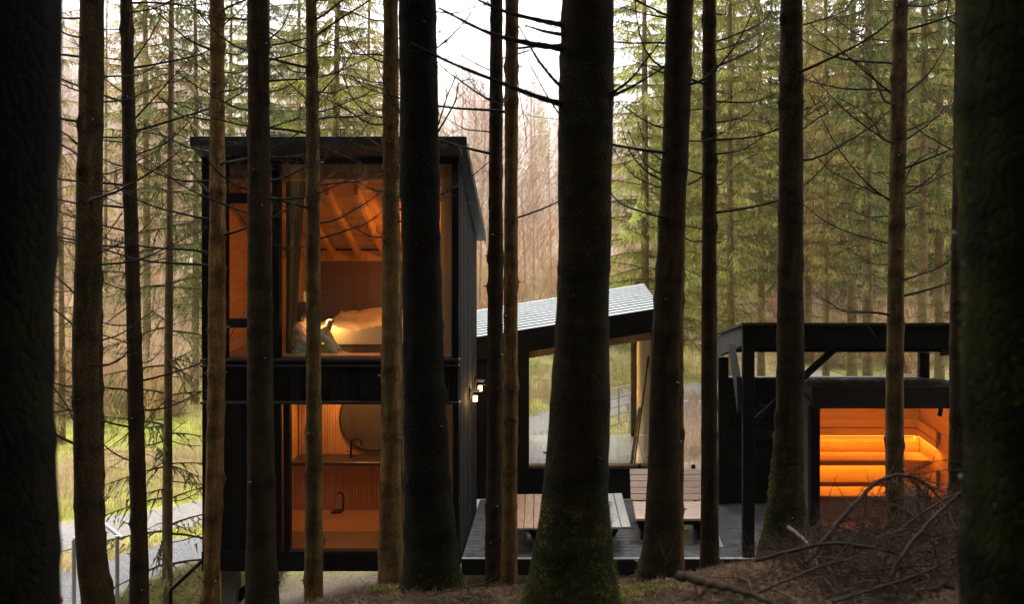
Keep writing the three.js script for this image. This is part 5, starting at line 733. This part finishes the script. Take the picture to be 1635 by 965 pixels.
// ---- brushwood heap in the right foreground
{
  const B = (name, label, pts, r, seed, twigs, mat = M.twigPale, hang = 0.6) => {
    const c = new THREE.CatmullRomCurve3(pts.map((p) => at(...p))), n = 22, q = c.getPoints(n), g = new G(), R = rngOf(seed); q.forEach((p, k) => { if (k && k < n) p.add(V((R() - 0.5) * r * 0.5, (R() - 0.5) * r * 0.5, (R() - 0.5) * r * 0.5)); });
    const base = q[0].clone(), t = new Thing(name, label, 'branch', base); g.tube(q, q.map((_, k) => r * (1 - 0.6 * k / n) * (1 + 0.05 * (hash(k, seed, 1) - 0.5))), 8, [1, 1, 1], true); t.p('stem', g.build(), mat);
    const tg = new G(); for (let k = 0; k < twigs; k++) { const i = 2 + Math.floor(R() * (n - 3)), v = q[i + 1].clone().sub(q[i]).normalize().multiplyScalar(0.4).add(V((R() - 0.5) * 1.4, R() * 1.2 - hang * 1.4, (R() - 0.5) * 1.4)).normalize(), l = 0.12 + 0.4 * R(), pp = [q[i].clone()], cu = V(R() - 0.5, R() - 0.5, R() - 0.5).multiplyScalar(0.8); for (let j = 1; j <= 5; j++) { v.addScaledVector(cu, 0.25).normalize(); pp.push(pp[j - 1].clone().addScaledVector(v, l / 5)); } tg.tube(pp, pp.map((_, j) => 0.0055 * (1 - 0.15 * j)), 4); for (let m = 2; m < 5; m++) if (R() < 0.6) { const u = v.clone().add(V(R() - 0.5, R() - 0.5, R() - 0.5).multiplyScalar(1.7)).normalize(); tg.tube([pp[m], pp[m].clone().addScaledVector(u, l * 0.3), pp[m].clone().addScaledVector(u, l * 0.5)], [0.003, 0.0025, 0.0014], 3); } }
    if (twigs) t.p('twigs', tg.build(), mat, null, { kind: 'stuff' });
  };
  B('fallen_branch', 'thick broken branch lying in the foreground below leaning spruce', [[1083, 919, 6.4], [1130, 932, 6.2], [1180, 944, 6.0], [1240, 968, 5.8]], 0.03, 1, 3);
  B('fallen_branch', 'arched branch with hanging twigs in front of the sauna glass', [[1287, 900, 8.0], [1342, 832, 8.2], [1394, 776, 8.4], [1432, 759, 8.5], [1470, 768, 8.6], [1505, 800, 8.6]], 0.021, 2, 52);
  B('fallen_branch', 'stout bare branch rising to the right across the heap', [[1411, 962, 7.2], [1432, 900, 7.3], [1480, 838, 7.5], [1540, 780, 7.7]], 0.021, 3, 14);
  B('fallen_branch', 'long low branch lying level across the brushwood top', [[1205, 896, 7.8], [1260, 882, 7.8], [1330, 868, 7.8], [1420, 882, 7.8], [1470, 896, 7.8], [1550, 902, 7.8]], 0.016, 4, 20);
  B('fallen_branch', 'branch slanting up toward the far right mossy trunk', [[1430, 852, 8.2], [1470, 822, 8.3], [1520, 792, 8.4], [1560, 776, 8.4]], 0.015, 5, 20);
  B('fallen_branch', 'pale forked stick at the foot of the mossy spruce', [[1258, 842, 8.9], [1283, 862, 8.7], [1300, 892, 8.4], [1318, 930, 8.2]], 0.018, 6, 5, std({ color: lin(0.12, 0.09, 0.06), roughness: 0.9 }));
  B('fallen_branch', 'bent branch running from lower left into the heap', [[1190, 955, 7.0], [1250, 930, 7.2], [1310, 905, 7.4], [1370, 890, 7.6]], 0.012, 7, 14);
  B('fallen_branch', 'straight pale branch at the far right of the heap', [[1380, 912, 7.4], [1460, 905, 7.4], [1548, 900, 7.4]], 0.011, 8, 8);
  B('fallen_branch', 'thin crooked branch crossing below the stout one', [[1330, 962, 6.8], [1400, 940, 7.0], [1480, 912, 7.1], [1540, 880, 7.2]], 0.012, 9, 14);
  B('fallen_branch', 'crossed sticks leaning over mossy patch beside thick black trunk', [[650, 968, 9.9], [700, 948, 10.1], [760, 936, 10.2], [780, 930, 10.3]], 0.012, 10, 8);
  B('fallen_branch', 'small forked twig upright at the leaning spruce foot', [[1062, 930, 11.0], [1063, 900, 11.0], [1066, 892, 11.0]], 0.009, 11, 3, M.twigPale, 0.1);
  const R = rngOf(44), tw = deadBranch(500, 0.5, 0.15, 7), tw2 = deadBranch(501, 0.75, -0.1, 9, 1), lists = [[], []];
  for (let k = 0; k < 950; k++) { const x = 1.75 + R() * 2.3, d = 7.0 + R() * 3.0, hp = 0.25 * Math.exp(-((x - 2.6) ** 2) / 0.9 - ((d - 8.4) ** 2) / 1.2); lists[k % 2].push([x, d, H(x, d) + 0.02 + R() * hp, R() * 6.28, 0.35 + R() * 0.6, (R() - 0.5) * 0.9, (R() - 0.5) * 0.9]); }
  for (let k = 0; k < 260; k++) { const d = 8.5 + R() * 5, x = (R() * 0.5 - 0.2) * d; lists[k % 2].push([x, d, H(x, d) + 0.015, R() * 6.28, 0.25 + R() * 0.4, (R() - 0.5) * 0.3, (R() - 0.5) * 0.3]); }
  const br = dull({ color: lin(0.05, 0.036, 0.025), roughness: 0.95 });
  lists.forEach((l, i) => scatter(numbered('brushwood'), 'tangled dead brushwood heaped in the right foreground', i ? tw2 : tw, br, l, (k) => { const w = 0.6 + 0.9 * hash(k, i, 5); return new THREE.Color(w, w * 0.96, w * 0.9); }));
}
// ------------------------------------------------------------------ the reader sitting in the upper window
{
  const O = V(-4.1, 2.862, -15.83);                          // seat on the floor; x = forward (to the right in the picture)
  const cap = (p, a, b, ra, rb) => { const ab = b.clone().sub(a), t = clamp(p.clone().sub(a).dot(ab) / ab.lengthSq()); return p.distanceTo(a.clone().addScaledVector(ab, t)) - lerp(ra, rb, t); };
  const smin = (a, b, k) => { const h = clamp(0.5 + 0.5 * (b - a) / k); return lerp(b, a, h) - k * h * (1 - h); };
  function surface(f, c, half, res) {
    const mc = new MarchingCubes(res, M.duvet, false, false, 200000); mc.isolation = 0;
    const s = mc.size, hs = s / 2, p = V(0, 0, 0); for (let z = 0; z < s; z++) for (let y = 0; y < s; y++) for (let x = 0; x < s; x++) { p.set(c.x + ((x - hs) / hs) * half, c.y + ((y - hs) / hs) * half, c.z + ((z - hs) / hs) * half); mc.field[x + y * s + z * s * s] = -f(p); }
    mc.update(); const n = mc.count, g = new THREE.BufferGeometry(); g.setAttribute('position', new THREE.Float32BufferAttribute(mc.positionArray.slice(0, n * 3), 3)); g.setAttribute('normal', new THREE.Float32BufferAttribute(mc.normalArray.slice(0, n * 3), 3)); g.setAttribute('uv', new THREE.Float32BufferAttribute(new Float32Array(n * 2), 2));
    return g.scale(half, half, half).translate(c.x + O.x, c.y + O.y, c.z + O.z);
  }
  const J = { pelvis: V(0, 0.13, 0), waist: V(0.0, 0.27, 0), chest: V(0.015, 0.42, 0), neck: V(0.035, 0.555, 0), head: V(0.075, 0.69, 0), skull: V(0.05, 0.715, 0), chin: V(0.125, 0.62, 0) };
  const legs = [-1, 1].map((s) => ({ hip: V(0.02, 0.12, s * 0.085), knee: V(0.37, 0.34, s * 0.085), ankle: V(0.56, 0.07, s * 0.08), toe: V(0.72, 0.03, s * 0.09) }));
  const arms = [-1, 1].map((s) => ({ sh: V(0.02, 0.485, s * 0.155), el: V(0.13, 0.27, s * 0.2), wr: V(0.3, 0.375, s * 0.1), hand: V(0.36, 0.41, s * 0.075) }));
  const torso = (p, e) => { let d = cap(p, J.pelvis, J.waist, 0.125 + e, 0.11 + e); d = smin(d, cap(p, J.waist, J.chest, 0.105 + e, 0.12 + e), 0.05); return smin(d, cap(p, V(0.02, 0.47, -0.1), V(0.02, 0.47, 0.1), 0.062 + e, 0.062 + e), 0.06); };
  const leg = (p, l, e) => smin(cap(p, l.hip, l.knee, 0.078 + e, 0.052 + e), cap(p, l.knee, l.ankle, 0.05 + e, 0.034 + e), 0.03);
  const arm = (p, a, e) => smin(cap(p, a.sh, a.el, 0.045 + e, 0.036 + e), cap(p, a.el, a.wr, 0.036 + e, 0.025 + e), 0.02);
  const head = (p) => { let d = cap(p, J.skull, V(0.085, 0.675, 0), 0.088, 0.075); d = smin(d, cap(p, V(0.1, 0.66, 0), J.chin, 0.055, 0.03), 0.04); d = smin(d, cap(p, V(0.155, 0.69, 0), V(0.178, 0.662, 0), 0.009, 0.015), 0.02); for (const s of [-1, 1]) { d = smin(d, cap(p, V(0.06, 0.69, s * 0.083), V(0.055, 0.665, s * 0.083), 0.016, 0.012), 0.01); d = Math.max(d, -(p.distanceTo(V(0.158, 0.7, s * 0.034)) - 0.017)); d = Math.min(d, p.distanceTo(V(0.147, 0.7, s * 0.034)) - 0.014); } d = smin(d, cap(p, V(0.152, 0.636, -0.018), V(0.152, 0.636, 0.018), 0.008, 0.008), 0.008); return smin(d, cap(p, J.neck.clone().add(V(-0.01, -0.06, 0)), V(0.055, 0.64, 0), 0.052, 0.046), 0.03); };
  const body = (p) => { let d = torso(p, -0.012); for (const l of legs) { d = smin(d, leg(p, l, -0.012), 0.03); d = smin(d, cap(p, l.ankle, l.toe, 0.036, 0.024), 0.02); } for (const a of arms) d = smin(d, smin(arm(p, a, -0.01), cap(p, a.wr, a.hand, 0.024, 0.026), 0.015), 0.02); return d; };
  const finger = (p, a, s) => { let d = 9; for (let k = 0; k < 4; k++) { const y = a.hand.y + 0.03 - k * 0.019, l = [0.95, 1.05, 1, 0.8][k], r = V(a.hand.x + 0.012, y, a.hand.z), m = V(a.hand.x + 0.045 * l, y + 0.004, a.hand.z - s * 0.006), e = V(a.hand.x + 0.068 * l, y + 0.002, a.hand.z - s * 0.03); d = Math.min(d, cap(p, r, m, 0.0095, 0.0085), cap(p, m, e, 0.0085, 0.007)); } const tb = V(a.hand.x - 0.015, a.hand.y + 0.02, a.hand.z - s * 0.012); d = Math.min(d, cap(p, tb, V(a.hand.x + 0.022, a.hand.y + 0.05, a.hand.z - s * 0.03), 0.011, 0.008)); return smin(d, cap(p, a.wr, a.hand, 0.022, 0.027), 0.01); };
  const skin = std({ color: lin(0.5, 0.32, 0.23), roughness: 0.6 });
  const pieces = [surface(body, V(0.32, 0.3, 0), 0.46, 76), surface(head, V(0.08, 0.66, 0), 0.17, 80), ...arms.map((a, i) => surface((p) => finger(p, a, i ? 1 : -1), a.hand.clone(), 0.1, 60))];
  const t = new Thing('person', 'long haired person in pale jumper reading at the upper window', 'person', O);
  t.p('body', mergeGeometries(pieces), skin);
  const wr = (p, k) => 0.006 * Math.sin(p.y * 55 + p.x * 30 + Math.sin(p.z * 20) * 2) * k;
  t.p('jumper', surface((p) => { let d = torso(p, 0.012); for (const a of arms) d = smin(d, arm(p, a, 0.013), 0.03); d = Math.max(d, 0.16 - p.y - 0.1 * p.x, cap(p, J.neck, V(0.06, 0.66, 0), 0.05, 0.05) * -1); return d + wr(p, 1); }, V(0.14, 0.34, 0), 0.34, 72), std({ color: lin(0.68, 0.5, 0.46), roughness: 0.95 }));
  t.p('trousers', surface((p) => { let d = cap(p, J.pelvis, V(0, 0.2, 0), 0.133, 0.12); for (const l of legs) d = smin(d, leg(p, l, 0.016), 0.035); d = Math.max(d, p.y - 0.235 - p.x * 1.2); for (const l of legs) d = Math.max(d, 0.05 - p.distanceTo(l.ankle)); return d + wr(p, 1); }, V(0.28, 0.24, 0), 0.4, 72), std({ color: lin(0.36, 0.5, 0.52), roughness: 0.95 }));
  t.p('hair', surface((p) => { let d = cap(p, V(0.035, 0.73, 0), V(0.04, 0.7, 0), 0.105, 0.1); d = smin(d, cap(p, V(-0.01, 0.7, 0), V(-0.055, 0.5, 0), 0.085, 0.06), 0.05); for (const s of [-1, 1]) d = smin(d, cap(p, V(0.03, 0.7, s * 0.07), V(0.015, 0.53, s * 0.085), 0.04, 0.025), 0.03); d = Math.max(d, -(cap(p, V(0.15, 0.7, 0), V(0.17, 0.62, 0), 0.088, 0.075))); return d + 0.003 * Math.sin(p.z * 160 + p.x * 60); }, V(0.03, 0.63, 0), 0.25, 72), std({ color: lin(0.022, 0.015, 0.011), roughness: 0.5 }));
  const bk = new Thing('book', 'open pale book held on the reader knees', 'book', V(O.x + 0.41, O.y + 0.42, O.z));
  for (const s of [-1, 1]) { const g = cbox(0.012, 0.2, 0.14, 0.002).rotateY(s * 0.35).rotateZ(-0.35).translate(O.x + 0.41, O.y + 0.455, O.z + s * 0.067); bk.p('page_block', g, std({ color: lin(0.75, 0.72, 0.66) })); bk.p('cover', cbox(0.005, 0.21, 0.148, 0.001).rotateY(s * 0.35).rotateZ(-0.35).translate(O.x + 0.4195, O.y + 0.452, O.z + s * 0.067), M.brownPanel); }
}
// ------------------------------------------------------------------ draw
const renderer = new THREE.WebGLRenderer({ antialias: true });
renderer.setSize(1024, 605);
renderer.toneMapping = THREE.LinearToneMapping;
renderer.toneMappingExposure = EXPOSURE;
renderer.shadowMap.enabled = true; renderer.shadowMap.type = THREE.PCFSoftShadowMap;
renderer.render(scene, camera);
